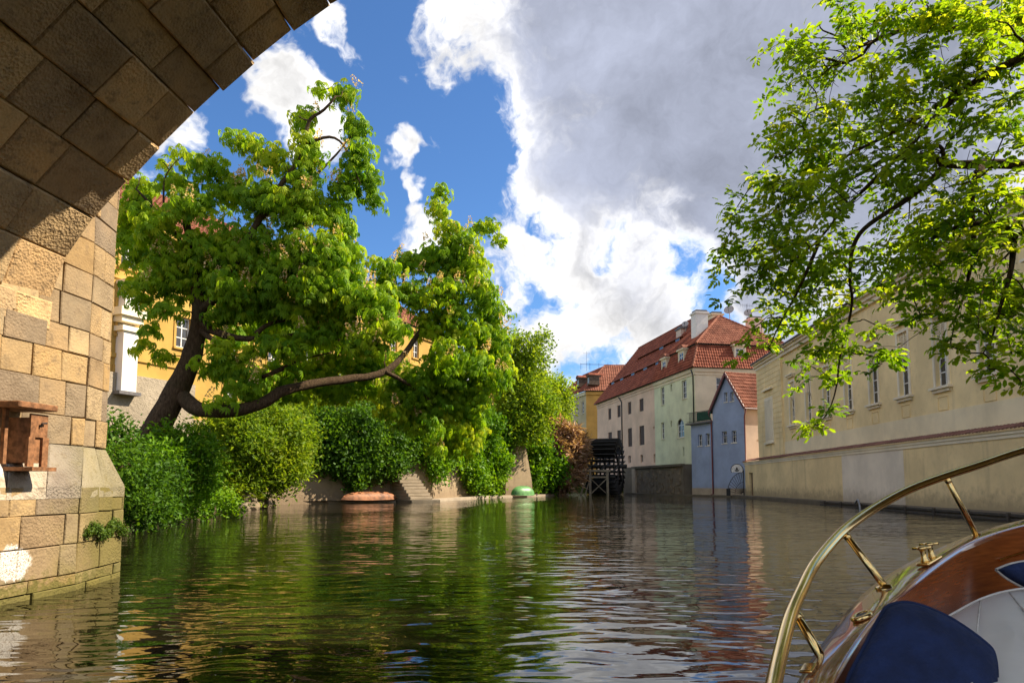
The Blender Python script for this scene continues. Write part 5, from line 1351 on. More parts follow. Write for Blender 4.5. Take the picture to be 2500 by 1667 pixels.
C2 = [(1077, 462, 16, 26), (1070, 512, 28, 28), (1088, 560, 36, 22), (1130, 592, 58, 26), (1185, 556, 36, 18), (1222, 582, 14, 16), (935, 652, 46, 30), (1000, 642, 48, 28), (1062, 632, 58, 36), (1130, 648, 68, 44), (930, 702, 42, 30), (995, 722, 52, 36),
      (1080, 722, 78, 48), (1165, 712, 50, 48), (1195, 765, 46, 46), (935, 765, 40, 30), (1050, 790, 40, 36), (1110, 802, 76, 54), (1190, 835, 56, 54), (905, 842, 40, 20), (1010, 925, 50, 30), (1090, 885, 76, 56), (1175, 915, 66, 54), (1225, 890, 30, 54), (1080, 965, 76, 44), (1150, 985, 56, 44), (1095, 1045, 50, 34), (1150, 1050, 40, 40), (1010, 965, 40, 26), (980, 950, 50, 34), (1040, 1000, 46, 36), (960, 1000, 36, 26), (1060, 930, 60, 40), (1120, 1080, 40, 30), (1095, 1085, 40, 26), (1060, 1100, 22, 14), (1000, 1020, 46, 30), (1050, 1040, 40, 30)]
cl = [px_clump(x, y, a, b, 26.8 + .0016 * max(0, x - 500) * 1.0, .8, .8) for x, y, a, b in C1] + [px_clump(x, y, a, b, 31.5 + (x - 900) * .010, .8, .8) for x, y, a, b in C2]
cl += [px_clump(x, y, a, b, Y, .8, .6) for x, y, a, b, Y in ((700, 905, 60, 34, 31), (790, 890, 66, 36, 32), (880, 890, 56, 36, 33.5), (800, 950, 60, 30, 32.5), (890, 945, 56, 34, 34), (700, 960, 50, 24, 31.5), (950, 880, 40, 30, 35), (620, 800, 60, 30, 30), (700, 800, 60, 30, 30.5), (800, 840, 60, 30, 31.5), (870, 800, 50, 34, 32.5), (545, 900, 36, 22, 29.5), (620, 918, 46, 22, 30), (560, 830, 40, 26, 29.5))]
tips, outs = clump_points(cl, rng, 16, .8)
cents = np.array([c for c, r in cl]); fan_twigs(sk, cents, tb, rng, .02, .09, .06, 6)
fan_twigs(sk, tips[::9], tb, rng, .008, .03, .05, 4)
tb.build('trunk', 'bark', ches, True)
zv = outs * .55 + np.array((0, 0, 1.0)); fr_ = rot_basis(zv, rng)
grp = rng.integers(0, 3, len(tips)); 
tone = np.clip(.42 + .20 * rng.normal(size=len(tips)) + .10 * outs[:, 2] + np.array([mnoise.noise(Vector(p) * .4) for p in tips]) * .4, .05, .95)
for g in range(3):
    m_ = grp == g; scatter('crown', whorl(40 + g), tips[m_], fr_[m_], rng.uniform(.8, 1.35, m_.sum()), tone[m_], 'leaf_chestnut', ches)
# flower spikes
def spike_mesh():
    rs = np.random.default_rng(2); parts = []; tones = []
    for i in range(46):
        h = rs.random(); a = rs.uniform(0, 6.28); r = .085 * (1 - h) + .015
        p = np.array((math.cos(a) * r, math.sin(a) * r, h * .38)); d = np.array((math.cos(a), math.sin(a), .5)) + rs.normal(size=3) * .4
        parts.append(leaflet(p, d, rs.normal(size=3), .05, .045, .1, .1)); tones.append(.5 + rs.uniform(-.4, .4))
    v, f, t = compose(parts, tones); me = bpy.data.meshes.new('flower_spike'); me.from_pydata(v.tolist(), [], f.tolist())
    a_ = me.attributes.new('tone', 'FLOAT', 'POINT'); a_.data.foreach_set('value', t.astype(np.float32)); me.materials.append(M['petal']); return me
spm = spike_mesh()
cand = [i for i in range(len(tips)) if outs[i][1] < .1 and outs[i][2] > -.35]; rng.shuffle(cand)
for i in cand[:190]:
    o = link('flower_spike', spm, ches); o['kind'] = 'stuff'; o.location = tips[i] + outs[i] * .18 + np.array((0, 0, .1)); sc_ = rng.uniform(1.1, 1.9); o.scale = (sc_,) * 3
    o.rotation_euler = (rng.uniform(-.5, .5), rng.uniform(-.5, .5), rng.uniform(0, 6))

# ---- the tree reaching in from the near bank
base = Vector((13.2, 10.6, .8))
wal = thing('overhanging_tree', base, 'spreading tree with light green leaves reaching over the water from the near bank', 'tree')
sk = Skel(); tb = MB()
limb(sk, [tuple(base), (13.0, 10.5, 3.5), (12.4, 10.2, 6.2), (11.2, 9.8, 8.0)], .5, .32, tb, 16, .05, 14)
limb(sk, [(12.4, 10.2, 6.0)] + L3([(2620, 410, 10.4), (2500, 405, 10.2), (2396, 400, 10.2), (2307, 396, 10.3), (2271, 380, 10.4), (2218, 386, 10.6), (2164, 389, 10.8), (2111, 418, 11.0), (2057, 450, 11.3), (2004, 493, 11.6), (1930, 540, 12)]), .10, .012, tb, 30, .04, 12)
limb(sk, [(11.2, 9.8, 8.0)] + L3([(2580, 90, 9.8), (2500, 139, 9.8), (2450, 164, 9.9), (2361, 214, 10.1), (2307, 246, 10.2), (2236, 289, 10.5), (2164, 332, 10.8), (2093, 368, 11.2), (2000, 420, 11.6), (1930, 470, 12)]), .085, .011, tb, 28, .04, 10)
limb(sk, L3([(2361, 214, 10.1), (2300, 270, 10.0), (2230, 350, 10), (2150, 420, 10.2), (2080, 490, 10.5), (2000, 580, 10.8), (1930, 640, 11.2)]), .04, .015, tb, 20, .05, 8)
limb(sk, L3([(2304, 404, 10.3), (2271, 439, 10.2), (2218, 482, 10.2), (2164, 518, 10.3), (2121, 550, 10.4), (2095, 580, 10.5), (2079, 624, 10.6), (2075, 682, 10.7), (2081, 732, 10.7), (2073, 782, 10.8), (2052, 865, 10.9), (2044, 939, 11), (2027, 993, 11.1), (2000, 1035, 11.2)]), .055, .006, tb, 34, .03, 8)
limb(sk, L3([(2304, 400, 10.3), (2298, 360, 10.1), (2262, 360, 10), (2190, 390, 9.9), (2120, 450, 10), (2060, 520, 10.2)]), .035, .015, tb, 18, .02, 8)
limb(sk, [(11.2, 9.8, 8.0)] + L3([(2560, 40, 10.6), (2461, 57, 10.8), (2396, 54, 11), (2307, 75, 11.2), (2250, 64, 11.3), (2182, 82, 11.4), (2129, 104, 11.5), (2104, 136, 11.5), (2064, 154, 11.6), (2032, 161, 11.6), (2007, 182, 11.7), (1982, 193, 11.8)]), .075, .007, tb, 30, .02, 8)
limb(sk, L3([(2129, 104, 11.5), (2070, 120, 11.5), (2045, 90, 11.6), (2008, 75, 11.7), (2000, 55, 11.7)]), .03, .008, tb, 12, .02, 5)
limb(sk, L3([(2064, 154, 11.6), (2010, 142, 11.6), (1965, 135, 11.7), (1935, 120, 11.7)]), .02, .007, tb, 10, .02, 5)
limb(sk, [(12.4, 10.2, 6.0)] + L3([(2600, 600, 9.6), (2500, 562, 9.4), (2425, 547, 9.5), (2380, 547, 9.6), (2300, 570, 9.9), (2240, 620, 10.2)]), .08, .012, tb, 18, .03, 8)
limb(sk, L3([(2400, 400, 10.2), (2371, 491, 9.9), (2380, 595, 9.8), (2363, 699, 9.9), (2340, 760, 10)]), .07, .012, tb, 16, .04, 7)
limb(sk, L3([(2480, 562, 9.4), (2470, 660, 9.4), (2440, 760, 9.5), (2420, 850, 9.6)]), .05, .010, tb, 14, .04, 6)
limb(sk, L3([(2000, 580, 10.8), (1960, 680, 11), (1910, 770, 11.3), (1880, 840, 11.4)]), .035, .008, tb, 14, .04, 6)
W1 = [(1950, 118, 20, 12), (1960, 150, 26, 20), (1965, 196, 16, 9), (2060, 18, 48, 26), (2055, 62, 24, 16), (2190, 40, 76, 44), (2290, 45, 80, 50), (2400, 50, 80, 56), (2485, 60, 50, 60), (2250, 130, 84, 44), (2380, 150, 84, 44), (2470, 170, 50, 50), (2130, 175, 44, 34), (2200, 225, 76, 34), (2130, 255, 54, 34), (2062, 262, 44, 26), (2310, 205, 56, 34),
      (1922, 278, 34, 22), (1960, 312, 40, 24), (2010, 262, 34, 24), (1880, 335, 22, 34), (1890, 385, 28, 34), (1950, 355, 56, 34), (2050, 312, 64, 40), (2020, 392, 64, 44), (2150, 302, 54, 34), (1850, 452, 40, 30), (1905, 450, 54, 34), (1800, 505, 42, 28), (1785, 545, 28, 30), (1870, 535, 64, 44), (1960, 485, 74, 44),
      (1768, 605, 22, 34), (1835, 605, 64, 44), (1930, 595, 74, 54), (1776, 655, 24, 26), (1850, 685, 56, 44), (1930, 685, 56, 44), (2000, 665, 54, 50), (1880, 760, 44, 30), (1925, 800, 44, 32), (1872, 850, 32, 26), (1955, 745, 40, 34), (2050, 605, 50, 50), (2130, 645, 50, 50),
      (2040, 800, 54, 34), (1995, 860, 44, 22), (2080, 862, 54, 32), (2150, 800, 34, 24), (2050, 922, 34, 18), (2140, 872, 32, 24), (2030, 1002, 26, 12), (1985, 1042, 28, 14), (2260, 560, 74, 44), (2350, 525, 74, 44), (2440, 480, 64, 54), (2450, 585, 64, 54), (2350, 612, 74, 44), (2230, 645, 54, 44), (2250, 712, 54, 40), (2350, 702, 74, 44), (2450, 685, 64, 54),
      (2240, 770, 24, 24), (2480, 770, 46, 54), (2420, 782, 54, 40), (2330, 782, 54, 32), (2322, 845, 42, 30), (2400, 862, 42, 22), (2470, 862, 44, 44), (2492, 930, 24, 34), (2415, 902, 20, 12), (2380, 305, 60, 40), (2450, 335, 54, 50), (2350, 450, 60, 28), (2450, 245, 54, 44), (2080, 720, 40, 40), (2160, 700, 40, 40)]
def wy(x, y): return 9.6 + (2500 - x) / 700 * 2.0 + (.6 if y < 150 else 0)
cl = [px_clump(x, y, a * 1.25, b * 1.25, wy(x, y), .6, .5) for x, y, a, b in W1]
# the rest of the crown, out of the picture over the bank
for k_ in range(10):
    q = (rng.uniform(8.6, 14.5), rng.uniform(8.0, 13.0), rng.uniform(5.0, 10.5)); 
    if q[0] > .80 * q[1]: cl.append((q, (.8, .8, .6)))
tips, outs = clump_points(cl, rng, 19, .95)
cents = np.array([c for c, r in cl]); fan_twigs(sk, cents, tb, rng, .010, .03, .10, 5)
fan_twigs(sk, tips[::2], tb, rng, .006, .018, .04, 3)
vis = [(p, r) for p, r in zip(sk.P, sk.Rr) if p[0] < .78 * p[1] and r > .012]
for k_ in range(150):            # thin arching twigs that droop towards the water
    p, r = vis[rng.integers(len(vis))]; L_ = rng.uniform(.5, 1.5); d = np.array((rng.uniform(-1, .25), rng.uniform(-.4, .4), rng.uniform(-.2, .5))); d /= np.linalg.norm(d)
    q = [p]; v = d.copy()
    for j in range(8):
        v = v + np.array((rng.normal() * .16, rng.normal() * .16, -.16 + rng.normal() * .10)); v /= np.linalg.norm(v); q.append(q[-1] + v * L_ / 8)
    tb.tube([Vector(a) for a in q], [max(.004, .011 * (1 - j / 9)) for j in range(9)], 4, cap=False)
    for j in (3, 5):
        e_ = q[j] + (rng.normal(size=3) * .12 + np.array((0, 0, -.08))); tb.tube([Vector(q[j]), Vector((q[j] + e_) / 2 + rng.normal(size=3) * .02), Vector(e_)], [.006, .005, .003], 3, cap=False)
    tips = np.vstack([tips, q[8][None], q[6][None]]); outs = np.vstack([outs, v[None], v[None]])
tb.build('trunk', 'bark', wal, True)
zv = outs * .4 + np.array((0, 0, 1.0)) + rng.normal(size=outs.shape) * .25; fr_ = rot_basis(zv, rng); grp = rng.integers(0, 3, len(tips)); tone = np.clip(.48 + .24 * rng.normal(size=len(tips)), .02, .98)
for g in range(3):
    m_ = grp == g; scatter('crown', spray(70 + g), tips[m_], fr_[m_], rng.uniform(.75, 1.2, m_.sum()), tone[m_], 'leaf_walnut', wal)
print('walnut tips', len(tips))

# ---- bushes, ivy and the smaller trees
def bush(name, lst, mat, label, cat, dens, L=.12, W=.5, stems=True, base=None, deep=.9, scale=(.8, 1.3), shell=.5, tmpl=None, up=1.0, tone0=.45, group=None, trunk_r=.06):
    cl = [px_clump(x, y, a, b, Y, deep, .3) for x, y, a, b, Y in lst]
    extra = []
    for (c, r) in cl:
        for _ in range(4):
            v = rng.normal(size=3); v /= np.linalg.norm(v); k_ = rng.uniform(.22, .5); extra.append((tuple(np.array(c) + v * np.array(r) * 1.05), tuple(np.array(r) * k_)))
    cl = cl + extra
    b0 = Vector(base) if base is not None else Vector(cl[0][0]) - Z * cl[0][1][2]
    t = thing(name, b0, label, cat, group)
    tips, outs = clump_points(cl, rng, dens, shell)
    keep = tips[:, 2] > .12; tips, outs = tips[keep], outs[keep]
    sel = rng.choice(len(tips), min(len(tips), max(12, len(tips) // 11)), replace=False); sh_p, sh_o, shoots = [], [], []
    size = np.mean([r[2] for c, r in cl])
    for i in sel:
        if outs[i][1] > .5: continue
        v = outs[i] + np.array((0, 0, rng.uniform(-.5, .7))); v /= np.linalg.norm(v); q = [tips[i] - v * .1]; L_ = rng.uniform(.25, 1.15) * min(1.6, size)
        for j in range(4):
            v = v + np.array((rng.normal() * .15, rng.normal() * .15, -.22)); v /= np.linalg.norm(v); q.append(q[-1] + v * L_ / 4); sh_p.append(q[-1]); sh_o.append(v)
        shoots.append(q)
    if sh_p: tips = np.vstack([tips, np.array(sh_p)]); outs = np.vstack([outs, np.array(sh_o)])
    keep = tips[:, 2] > .12; tips, outs = tips[keep], outs[keep]
    if stems:
        sk = Skel(); mb = MB(); cents = np.array([c for c, r in cl]); sk.add([np.array(b0)], [trunk_r])
        fan_twigs(sk, cents, mb, rng, .015, trunk_r, .05, 5); fan_twigs(sk, tips[::9], mb, rng, .006, .02, .03, 3)
        sm = MB()
        for q in shoots: sm.tube([Vector(a) for a in q], [.012, .010, .008, .006, .004], 3, cap=False)
        if shoots: sm.build('shoots', 'bark', t)['kind'] = 'stuff'
        mb.build('stem' if cat != 'tree' else 'trunk', 'bark', t)
    zv = outs * .9 + np.array((0, 0, up)) + rng.normal(size=outs.shape) * .3; fr_ = rot_basis(zv, rng)
    patch = np.array([mnoise.noise(Vector(p) * .55) for p in tips]) * .45
    tone = np.clip(tone0 + .17 * rng.normal(size=len(tips)) + patch, .02, .98); grp = rng.integers(0, 2, len(tips))
    for g in range(2):
        m_ = grp == g; scatter('crown' if cat == 'tree' else 'foliage', tmpl(90 + g) if tmpl else tuft(90 + g, 10, L, W, L * 1.3), tips[m_], fr_[m_], rng.uniform(*scale, m_.sum()), tone[m_], mat, t)
    return t
bush('bank_shrub', [(300, 1080, 45, 40, 21), (290, 1140, 40, 50, 20.5), (330, 1190, 55, 55, 21), (360, 1240, 55, 40, 22), (400, 1180, 45, 45, 23), (330, 1265, 40, 22, 21.5), (280, 1050, 22, 30, 21), (390, 1255, 30, 28, 23.5)], 'leaf_dark', 'dark green shrub on the bank beside the bridge pier', 'shrub', 55, .15, .5, base=at(330, 1260, 22))
bush('bank_bush', [(460, 1090, 50, 40, 27), (440, 1130, 60, 40, 26), (480, 1180, 60, 50, 27), (420, 1230, 40, 30, 25.5), (520, 1220, 45, 34, 29), (560, 1245, 30, 14, 33), (470, 1250, 35, 18, 28), (380, 1130, 40, 40, 25)], 'leaf_ivy', 'mid green bush under the chestnut trunk above the water', 'shrub', 40, .17, .5, base=at(450, 1240, 28))
bush('laurel_shrub', [(445, 1080, 40, 26, 26.4), (400, 1105, 40, 24, 26), (480, 1110, 36, 24, 26.6)], 'leaf_ivy', 'glossy leaved shrub at the foot of the leaning trunk', 'shrub', 26, .26, .32, base=at(440, 1130, 26.5))
bush('bright_bush', [(560, 1050, 40, 44, 41), (620, 1040, 60, 44, 42), (690, 1050, 50, 40, 43), (570, 1110, 50, 44, 41), (640, 1110, 66, 50, 42), (710, 1110, 36, 40, 43), (590, 1165, 50, 30, 41.5), (660, 1165, 50, 28, 42.5), (740, 1120, 16, 30, 44), (640, 1000, 50, 20, 42), (540, 1100, 24, 40, 40.5), (520, 1060, 24, 34, 40), (600, 1070, 60, 50, 41), (730, 1070, 34, 44, 44), (690, 1140, 44, 34, 43), (560, 1150, 34, 34, 40.5), (560, 1195, 44, 24, 41), (620, 1198, 46, 18, 42.5), (680, 1180, 30, 18, 43.5), (515, 1170, 30, 40, 39)], 'leaf_bright', 'bright yellow green bush hanging in front of the garden wall', 'shrub', 22, .27, .42, base=at(630, 1180, 43.5), tone0=.5)
def wallY(px, off):
    u = (px - 1250) / F; best = 1e9
    for (x0, y0), (x1, y1) in zip(GW[:-1], GW[1:]):
        den = (x1 - x0) - u * (y1 - y0)
        if abs(den) < 1e-6: continue
        t = (u * y0 - x0) / den
        if -.02 <= t <= 1.02: best = min(best, y0 + t * (y1 - y0))
    return best - off
def onwall(lst, off=.45): return [(x, y, a, b, wallY(x, off)) for x, y, a, b, Y in lst]
bush('dark_ivy', onwall([(830, 1040, 50, 44, 56.5), (880, 1050, 60, 50, 57), (940, 1060, 50, 44, 57.5), (820, 1090, 30, 40, 56.5), (870, 1110, 50, 40, 57), (930, 1120, 50, 36, 57.5), (970, 1090, 30, 44, 58), (872, 1165, 12, 22, 56.2), (785, 1110, 10, 30, 55), (800, 1070, 24, 40, 55.5), (945, 1155, 20, 16, 57), (790, 1050, 34, 44, 55.5), (850, 1135, 44, 26, 56), (905, 1145, 40, 22, 56.5), (985, 1110, 34, 30, 58), (1010, 1080, 30, 34, 58.5), (760, 1075, 24, 50, 54), (740, 1100, 20, 30, 0), (870, 1180, 14, 20, 0), (800, 1130, 16, 30, 0), (830, 1070, 50, 40, 0), (960, 1140, 26, 22, 0)]), 'leaf_dark', 'dark ivy curtain over the garden wall left of the stairs', 'ivy', 17, .26, .7, base=at(880, 1120, wallY(880, 0) + .2), deep=.5, up=.2, tone0=.42)
bush('great_ivy', onwall([(1110, 1080, 50, 44, 66), (1160, 1040, 54, 50, 68), (1205, 1060, 34, 50, 70), (1170, 1110, 60, 50, 68), (1130, 1140, 50, 36, 66.5), (1185, 1160, 44, 34, 69), (1080, 1120, 36, 30, 64.5), (1215, 1120, 20, 40, 70), (1060, 1140, 22, 24, 63.5), (1120, 1040, 50, 50, 66), (1070, 1080, 40, 40, 63.5), (1150, 1170, 50, 26, 67), (1195, 1185, 30, 20, 69), (1225, 1075, 26, 40, 70.5), (1035, 1090, 26, 30, 0), (1040, 1060, 30, 34, 0)], .7), 'leaf_ivy', 'large rounded mass of green ivy on the wall right of the stairs', 'ivy', 13, .32, .7, base=at(1150, 1190, wallY(1150, 0)), deep=.6, up=.3, tone0=.55)
bush('wall_ivy', onwall([(1300, 1110, 34, 36, 84), (1320, 1150, 40, 40, 84.5), (1295, 1160, 26, 34, 83), (1345, 1120, 28, 44, 86), (1350, 1175, 28, 28, 86), (1285, 1095, 16, 16, 83)], .6), 'leaf_ivy', 'ivy covered wall between the buttress and the feathery bush', 'ivy', 12, .38, .7, base=at(1320, 1195, wallY(1320, 0)), deep=.6, up=.3, tone0=.5)
bush('feathery_bush', [(1375, 1060, 34, 26, 89), (1395, 1095, 32, 36, 90), (1368, 1110, 30, 44, 89), (1402, 1125, 24, 36, 90), (1385, 1160, 26, 36, 90), (1358, 1060, 20, 24, 89), (1414, 1085, 12, 22, 90)], 'leaf_tamarisk', 'pinkish brown feathery bush drooping beside the water wheel', 'shrub', 8, base=at(1395, 1195, 91), deep=.8, scale=(1.1, 2.3), tmpl=feather, tone0=.5)
bush('small_tree', [(800, 960, 50, 30, 62), (860, 980, 60, 34, 63), (930, 980, 60, 34, 64), (990, 1000, 50, 34, 64), (1040, 1000, 44, 34, 65), (740, 1000, 46, 30, 60), (900, 1010, 60, 20, 63), (1000, 1060, 30, 34, 62), (840, 930, 60, 30, 63), (920, 935, 60, 30, 64), (780, 920, 40, 24, 62), (1000, 950, 50, 34, 64), (700, 960, 60, 30, 58), (620, 960, 50, 24, 56)], 'leaf_olive', 'low olive green tree behind the garden wall above the stairs', 'tree', 8, .32, .42, base=at(830, 1080, 63), trunk_r=.14, tone0=.55)
bush('garden_maple', [(1285, 835, 34, 14, 78), (1315, 835, 28, 16, 78), (1265, 870, 40, 34, 78), (1295, 890, 36, 34, 79), (1255, 920, 46, 40, 78), (1290, 950, 56, 40, 78), (1250, 980, 50, 44, 77), (1310, 1000, 50, 40, 79), (1240, 1030, 40, 34, 77), (1290, 1050, 50, 34, 79), (1240, 850, 30, 40, 77)], 'leaf_maple', 'bright green maple rising behind the ivy left of the far houses', 'tree', 6.5, .30, .6, base=at(1270, 1100, 81), trunk_r=.22, tone0=.5, scale=(.9, 1.5))
bush('round_maple', [(1335, 935, 36, 20, 92), (1362, 947, 32, 24, 93), (1322, 965, 40, 32, 92), (1368, 985, 28, 32, 93), (1340, 1005, 48, 32, 92), (1312, 1035, 40, 30, 91), (1360, 1030, 32, 22, 93)], 'leaf_maple', 'round topped light green tree beside the far orange house', 'tree', 6, .32, .6, base=at(1350, 1090, 94), trunk_r=.2, tone0=.62, scale=(.9, 1.5))
bush('garden_tree', [(1200, 960, 60, 50, 96), (1260, 990, 60, 50, 97), (1310, 1020, 50, 44, 99), (1230, 1050, 60, 40, 97), (1170, 1010, 50, 50, 95), (1290, 1070, 50, 30, 98), (1340, 1060, 40, 40, 100)], 'leaf_olive', 'dull green garden tree filling the gap behind the bright maple', 'tree', 5, .42, .5, base=at(1250, 1110, 99), trunk_r=.2, tone0=.45, scale=(1.0, 1.6))
bush('back_tree', [(760, 1010, 40, 40, 58), (720, 1000, 40, 34, 56), (680, 985, 40, 30, 54), (540, 1010, 30, 20, 47)], 'leaf_bright', 'young light green tree behind the bright bush', 'tree', 9, .30, .45, base=at(720, 1060, 57), trunk_r=.12, tone0=.55)
ms = thing('moss_tuft', pt(275, 1290, -7.05), 'green moss tuft growing on a joint of the bridge pier foot', 'moss')
cl = []
Pc, Qc = Bq, Cq
for k_ in range(9):
    f = .12 + .10 * k_; p = Pc.lerp(Qc, f); cl.append(((p.x + .05, p.y, .80 + .07 * math.sin(k_ * 1.3)), (.07, .08, .07)))
tips, outs = clump_points(cl, rng, 2400, .9); fr_ = rot_basis(outs + np.array((1, 0, .5)), rng)
scatter('foliage', tuft(5, 8, .035, .5, .03), tips, fr_, rng.uniform(.7, 1.3, len(tips)), rng.uniform(.2, .9, len(tips)), 'moss_green', ms)

# ------------------------------------------------------------------ the boat the picture is taken from
def bp(lst): return [tuple(at(x, y, Y)) for x, y, Y in lst]
outer_ = [V(p) for p in spline(bp([(1900, 1860, 1.10), (1912, 1760, 1.36), (1942, 1667, 1.65), (2020, 1550, 2.05), (2115, 1440, 2.5), (2233, 1365, 2.85), (2390, 1298, 3.2), (2500, 1268, 3.42), (2700, 1225, 3.7), (3000, 1185, 3.95)]), 60)]
inner_ = [V(p) for p in spline(bp([(2010, 1860, 1.08), (2020, 1760, 1.32), (2036, 1667, 1.62), (2115, 1534, 1.95), (2178, 1467, 2.2), (2233, 1420, 2.45), (2312, 1361, 2.75), (2390, 1321, 3.0), (2500, 1286, 3.2), (2700, 1245, 3.42), (3000, 1205, 3.6)]), 60)]
boat = thing('motor_boat', (1.6, 1.6, -.1), 'varnished mahogany boat with brass rail at the lower corner', 'boat')
rows = []
for o, i in zip(outer_, inner_):
    ac = (i - o); up_ = Vector((0, 0, 1)); rows.append([o - Z * .05 + ac * .02, o - Z * .012, o + ac * .05 + Z * .003, o + ac * .3 + Z * .006, o + ac * .6 + Z * .007, o + ac * .94 + Z * .006, i + ac * .01 + Z * .001, i + ac * .03 - Z * .015])
MB().grid(rows).build('covering_board', 'varnished_deck', boat, True)
rows = [[o - Z * .03 + (i - o) * .02, o - Z * .2 + (i - o) * .1, Vector((o.x * .96 + .12, o.y * .96, o.z * .5)), Vector((o.x * .9 + .4, o.y * .9, -.15))] for o, i in zip(outer_, inner_)]
MB().grid(rows).build('hull', 'mahogany', boat, True)
rows = []
for o, i in zip(outer_, inner_):
    ac = (i - o).normalized(); rows.append([i + ac * .004 - Z * .008, i + ac * .012 - Z * .05, i + ac * .02 - Z * .14, i + ac * .06 - Z * .24, i + ac * .14 - Z * .36])
MB().grid(rows).build('coaming', 'mahogany', boat, True)
fl = [r[-1] for r in rows]; fl2 = [Vector((max(p.x + .4, 2.3), min(p.y - .3, 1.6), .62)) for p in fl]
MB().grid([fl, fl2]).build('cockpit_floor', 'mahogany', boat)
rp = [V(p) for p in spline(bp([(1850, 1900, 1.02), (1868, 1780, 1.22), (1889, 1667, 1.48), (1908, 1585, 1.68), (1930, 1503, 1.88), (1957, 1440, 2.08), (1989, 1377, 2.28), (2044, 1310, 2.5), (2091, 1270, 2.64), (2150, 1231, 2.78), (2225, 1192, 2.92), (2312, 1160, 3.05), (2390, 1135, 3.16), (2500, 1099, 3.3), (2700, 1045, 3.5)]), 70)]
railo = MB().tube(rp, .0178, 16).build('handrail', 'brass', boat, True)
for (b_, t_) in (((2022, 1632, 1.82), (1963, 1487, 1.92)), ((2164, 1436, 2.42), (2067, 1306, 2.56)), ((2386, 1310, 3.12), (2319, 1168, 3.05))):
    b_, t_ = at(*b_), at(*t_); near = min(rp, key=lambda q: (q - t_).length)
    st_ = MB().tube([b_, near], .0125, 12).build('stanchion', 'brass', boat, True)
    MB().lathe(b_ - Z * .004, [(.036, 0), (.036, .006), (.030, .010), (.018, .014), (.016, .02)], (0, 0, 1), 20).build('stanchion_foot', 'brass', st_, True)
    MB().lathe(near - (near - b_).normalized() * .035, [(.0125, 0), (.0145, .006), (.0145, .02)], (near - b_), 14).build('collar', 'brass', st_, True)
cc_ = at(2268, 1366, 2.83); dk = (outer_[36] - outer_[32]).normalized()
def ondeck(px, py):
    """point of the deck seen at px,py with the deck's own axes there: along, across, normal"""
    best = None
    for k in range(1, 59):
        o, i = outer_[k], inner_[k]
        for f in (.2, .3, .4, .5, .6, .7, .8):
            q = o.lerp(i, f) + Z * .011; d = ray(px, py); e = q - Vector((0, 0, EYE)); t = e.y / d.y; r_ = (d * t - e).length
            if best is None or r_ < best[0]:
                al = (outer_[k + 1] + inner_[k + 1] - outer_[k - 1] - inner_[k - 1]).normalized(); ac = (i - o); ac = (ac - al * ac.dot(al)).normalized(); nn = al.cross(ac)
                if nn.z < 0: nn = -nn
                best = (r_, q, al, ac, nn)
    return best[1:]
cq, dk, ac_, nn_ = ondeck(2266, 1378)
cleat = thing('mooring_bitts', cq, 'pair of brass mooring bitts on the wooden deck edge', 'cleat')
bevel(MB().box(cq + nn_ * .006, (dk, ac_, nn_), (.075, .024, .006)).build('base_plate', 'brass', cleat), .006, 2)
for s_ in (-1, 1):
    c = cq + dk * .038 * s_ + nn_ * .010
    po = MB().lathe(c, [(.018, 0), (.014, .009), (.010, .022), (.010, .040), (.013, .047), (.020, .050), (.022, .055), (.018, .060), (.006, .062)], nn_, 20).build('bitt', 'brass', cleat, True)
    hx = ac_; MB().tube([c + nn_ * .054 - hx * .034, c + nn_ * .054 + hx * .034], .006, 8).build('horn', 'brass', po, True)
fq_, dk, ac_, nn_ = ondeck(2101, 1503)
rg = []
for t in np.linspace(0, 2 * math.pi, 29)[:-1]: rg.append(fq_ + dk * .040 * math.cos(t) + ac_ * .024 * math.sin(t) + nn_ * .004)
fl_ = thing('deck_filler', fq_, 'oval brass deck plate with a dark hole on the varnished deck', 'deck fitting')
MB().tube(rg + [rg[0]], .008, 8, cap=False).build('ring', 'brass', fl_, True)
MB().prism([fq_ + (p - fq_) * .8 for p in rg], nn_ * .004).build('well', 'iron', fl_)
pq_, dk, ac_, nn_ = ondeck(1975, 1632)
vp = thing('deck_plate', pq_, 'small polished plate on the deck edge near the rail foot', 'deck fitting')
bevel(MB().box(pq_ + nn_ * .003, (dk, ac_, nn_), (.032, .016, .004)).build('plate', 'brass', vp), .006, 2)
k_ = min(range(60), key=lambda q: (inner_[q] - at(2490, 1327, 3.1)).length)
MB().tube([inner_[k_ - 1] + Vector((-.01, -.02, -.11)), inner_[k_] + Vector((-.01, -.02, -.11)), inner_[k_ + 2] + Vector((-.01, -.02, -.11))], .006, 8).build('brass_strip', 'brass', boat)
# white seat pad
def slab_pad(parent, name, top_pts, thick, mat, puff=.03, n=7):
    """upholstered pad: outline, rounded edges and a slight crown"""
    c = sum(top_pts, Vector()) / len(top_pts); rows = []
    for (f, dz) in ((1.0, -thick), (1.02, -thick * .6), (1.0, -.035), (.985, -.012), (.95, 0), (.8, puff * .5), (.5, puff * .9), (.2, puff), (.0, puff)):
        rows.append([c + (p - c) * f + Z * dz for p in top_pts + top_pts[:1]])
    return MB().grid(rows).build(name, mat, parent, True)
sp_ = spline(bp([(2260, 1540, 2.30), (2312, 1503, 2.5), (2406, 1455, 2.66), (2500, 1434, 2.78), (2620, 1430, 2.8), (2760, 1480, 2.4), (2860, 1667, 1.6), (2700, 1860, 1.2), (2400, 1860, 1.18), (2250, 1760, 1.4), (2230, 1620, 1.9), (2260, 1540, 2.30)]), 48)[:-1]
seat = thing('white_seat', (1.75, 1.9, .6), 'off white upholstered seat in the boat behind the blue cushion', 'seat')
slab_pad(seat, 'pad', [V(p) for p in sp_], .22, 'vinyl', .012)
c_ = sum((V(p) for p in sp_), Vector()) / len(sp_)
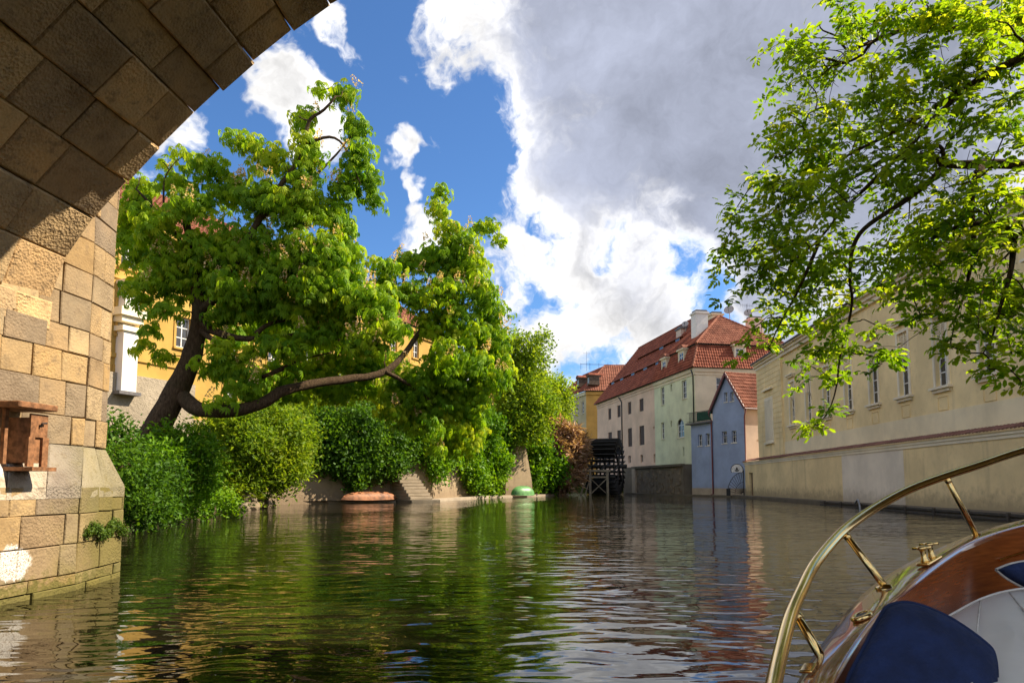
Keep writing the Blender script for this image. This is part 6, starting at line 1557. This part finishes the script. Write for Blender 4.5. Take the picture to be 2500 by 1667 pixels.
MB().tube([c_ + (V(p) - c_) * .972 + Z * .0015 for p in sp_] + [c_ + (V(sp_[0]) - c_) * .972], .0045, 6, cap=False).build('welt', 'vinyl', seat, True)
for f_ in (.25, .5, .75):
    a_ = V(sp_[int(1 + f_ * 14)]); b2_ = V(sp_[int(46 - f_ * 22)]); MB().tube([(a_.lerp(b2_, t)) + Z * (.002 + .010 * math.sin(math.pi * t)) for t in np.linspace(.04, .96, 9)], .003, 5).build('seam', 'piping_cloth', seat, True)
MB().prism([Vector((p[0], p[1], .62)) for p in sp_], Z * .24).build('seat_box', 'mahogany', seat)
def cushion(name, outl, Y, lean, thick, label, pip=None):
    pts = [V(p) for p in spline([tuple(at(x, y, Y + lean * (1667 - y) / 300)) for x, y in outl] + [tuple(at(*outl[0], Y + lean * (1667 - outl[0][1]) / 300))], 60)][:-1]
    c = sum(pts, Vector()) / len(pts); nv = Vector((-.25, -1, .25)).normalized(); t = thing(name, Vector((c.x, c.y, min(p.z for p in pts))), label, 'cushion', 'navy cushions in the boat')
    rows = []
    for (f, o) in ((.0, -thick * 1.03), (.2, -thick * 1.02), (.5, -thick), (.8, -thick * .86), (.95, -thick * .6), (1.0, 0), (.95, thick * .6), (.8, thick * .86), (.5, thick), (.2, thick * 1.02), (.0, thick * 1.03)):
        rows.append([c + (p - c) * f + nv * o for p in pts + pts[:1]])
    MB().grid(rows).build('cover', 'navy_cloth', t, True)
    if not pip: MB().tube([c + (p - c) * 1.0 for p in pts + pts[:1]], .006, 6, cap=False).build('welt', 'navy_cloth', t, True)
    if pip: MB().tube([c + (p - c) * 1.0 for p in pts + pts[:1]], pip, 6, cap=False).build('piping', 'piping_cloth', t, True)
cushion('boat_cushion', [(2055, 1760), (2068, 1667), (2110, 1580), (2150, 1505), (2172, 1478), (2225, 1472), (2312, 1505), (2400, 1565), (2428, 1605), (2432, 1700), (2420, 1800), (2240, 1840), (2080, 1820)], 1.62, .22, .05, 'large navy blue cushion standing against the white seat')
cushion('boat_cushion', [(2432, 1390), (2470, 1376), (2520, 1368), (2600, 1362), (2640, 1400), (2600, 1450), (2520, 1440), (2465, 1415)], 2.80, 0, .045, 'small navy cushion with pale piping beside the wooden coaming', .007)
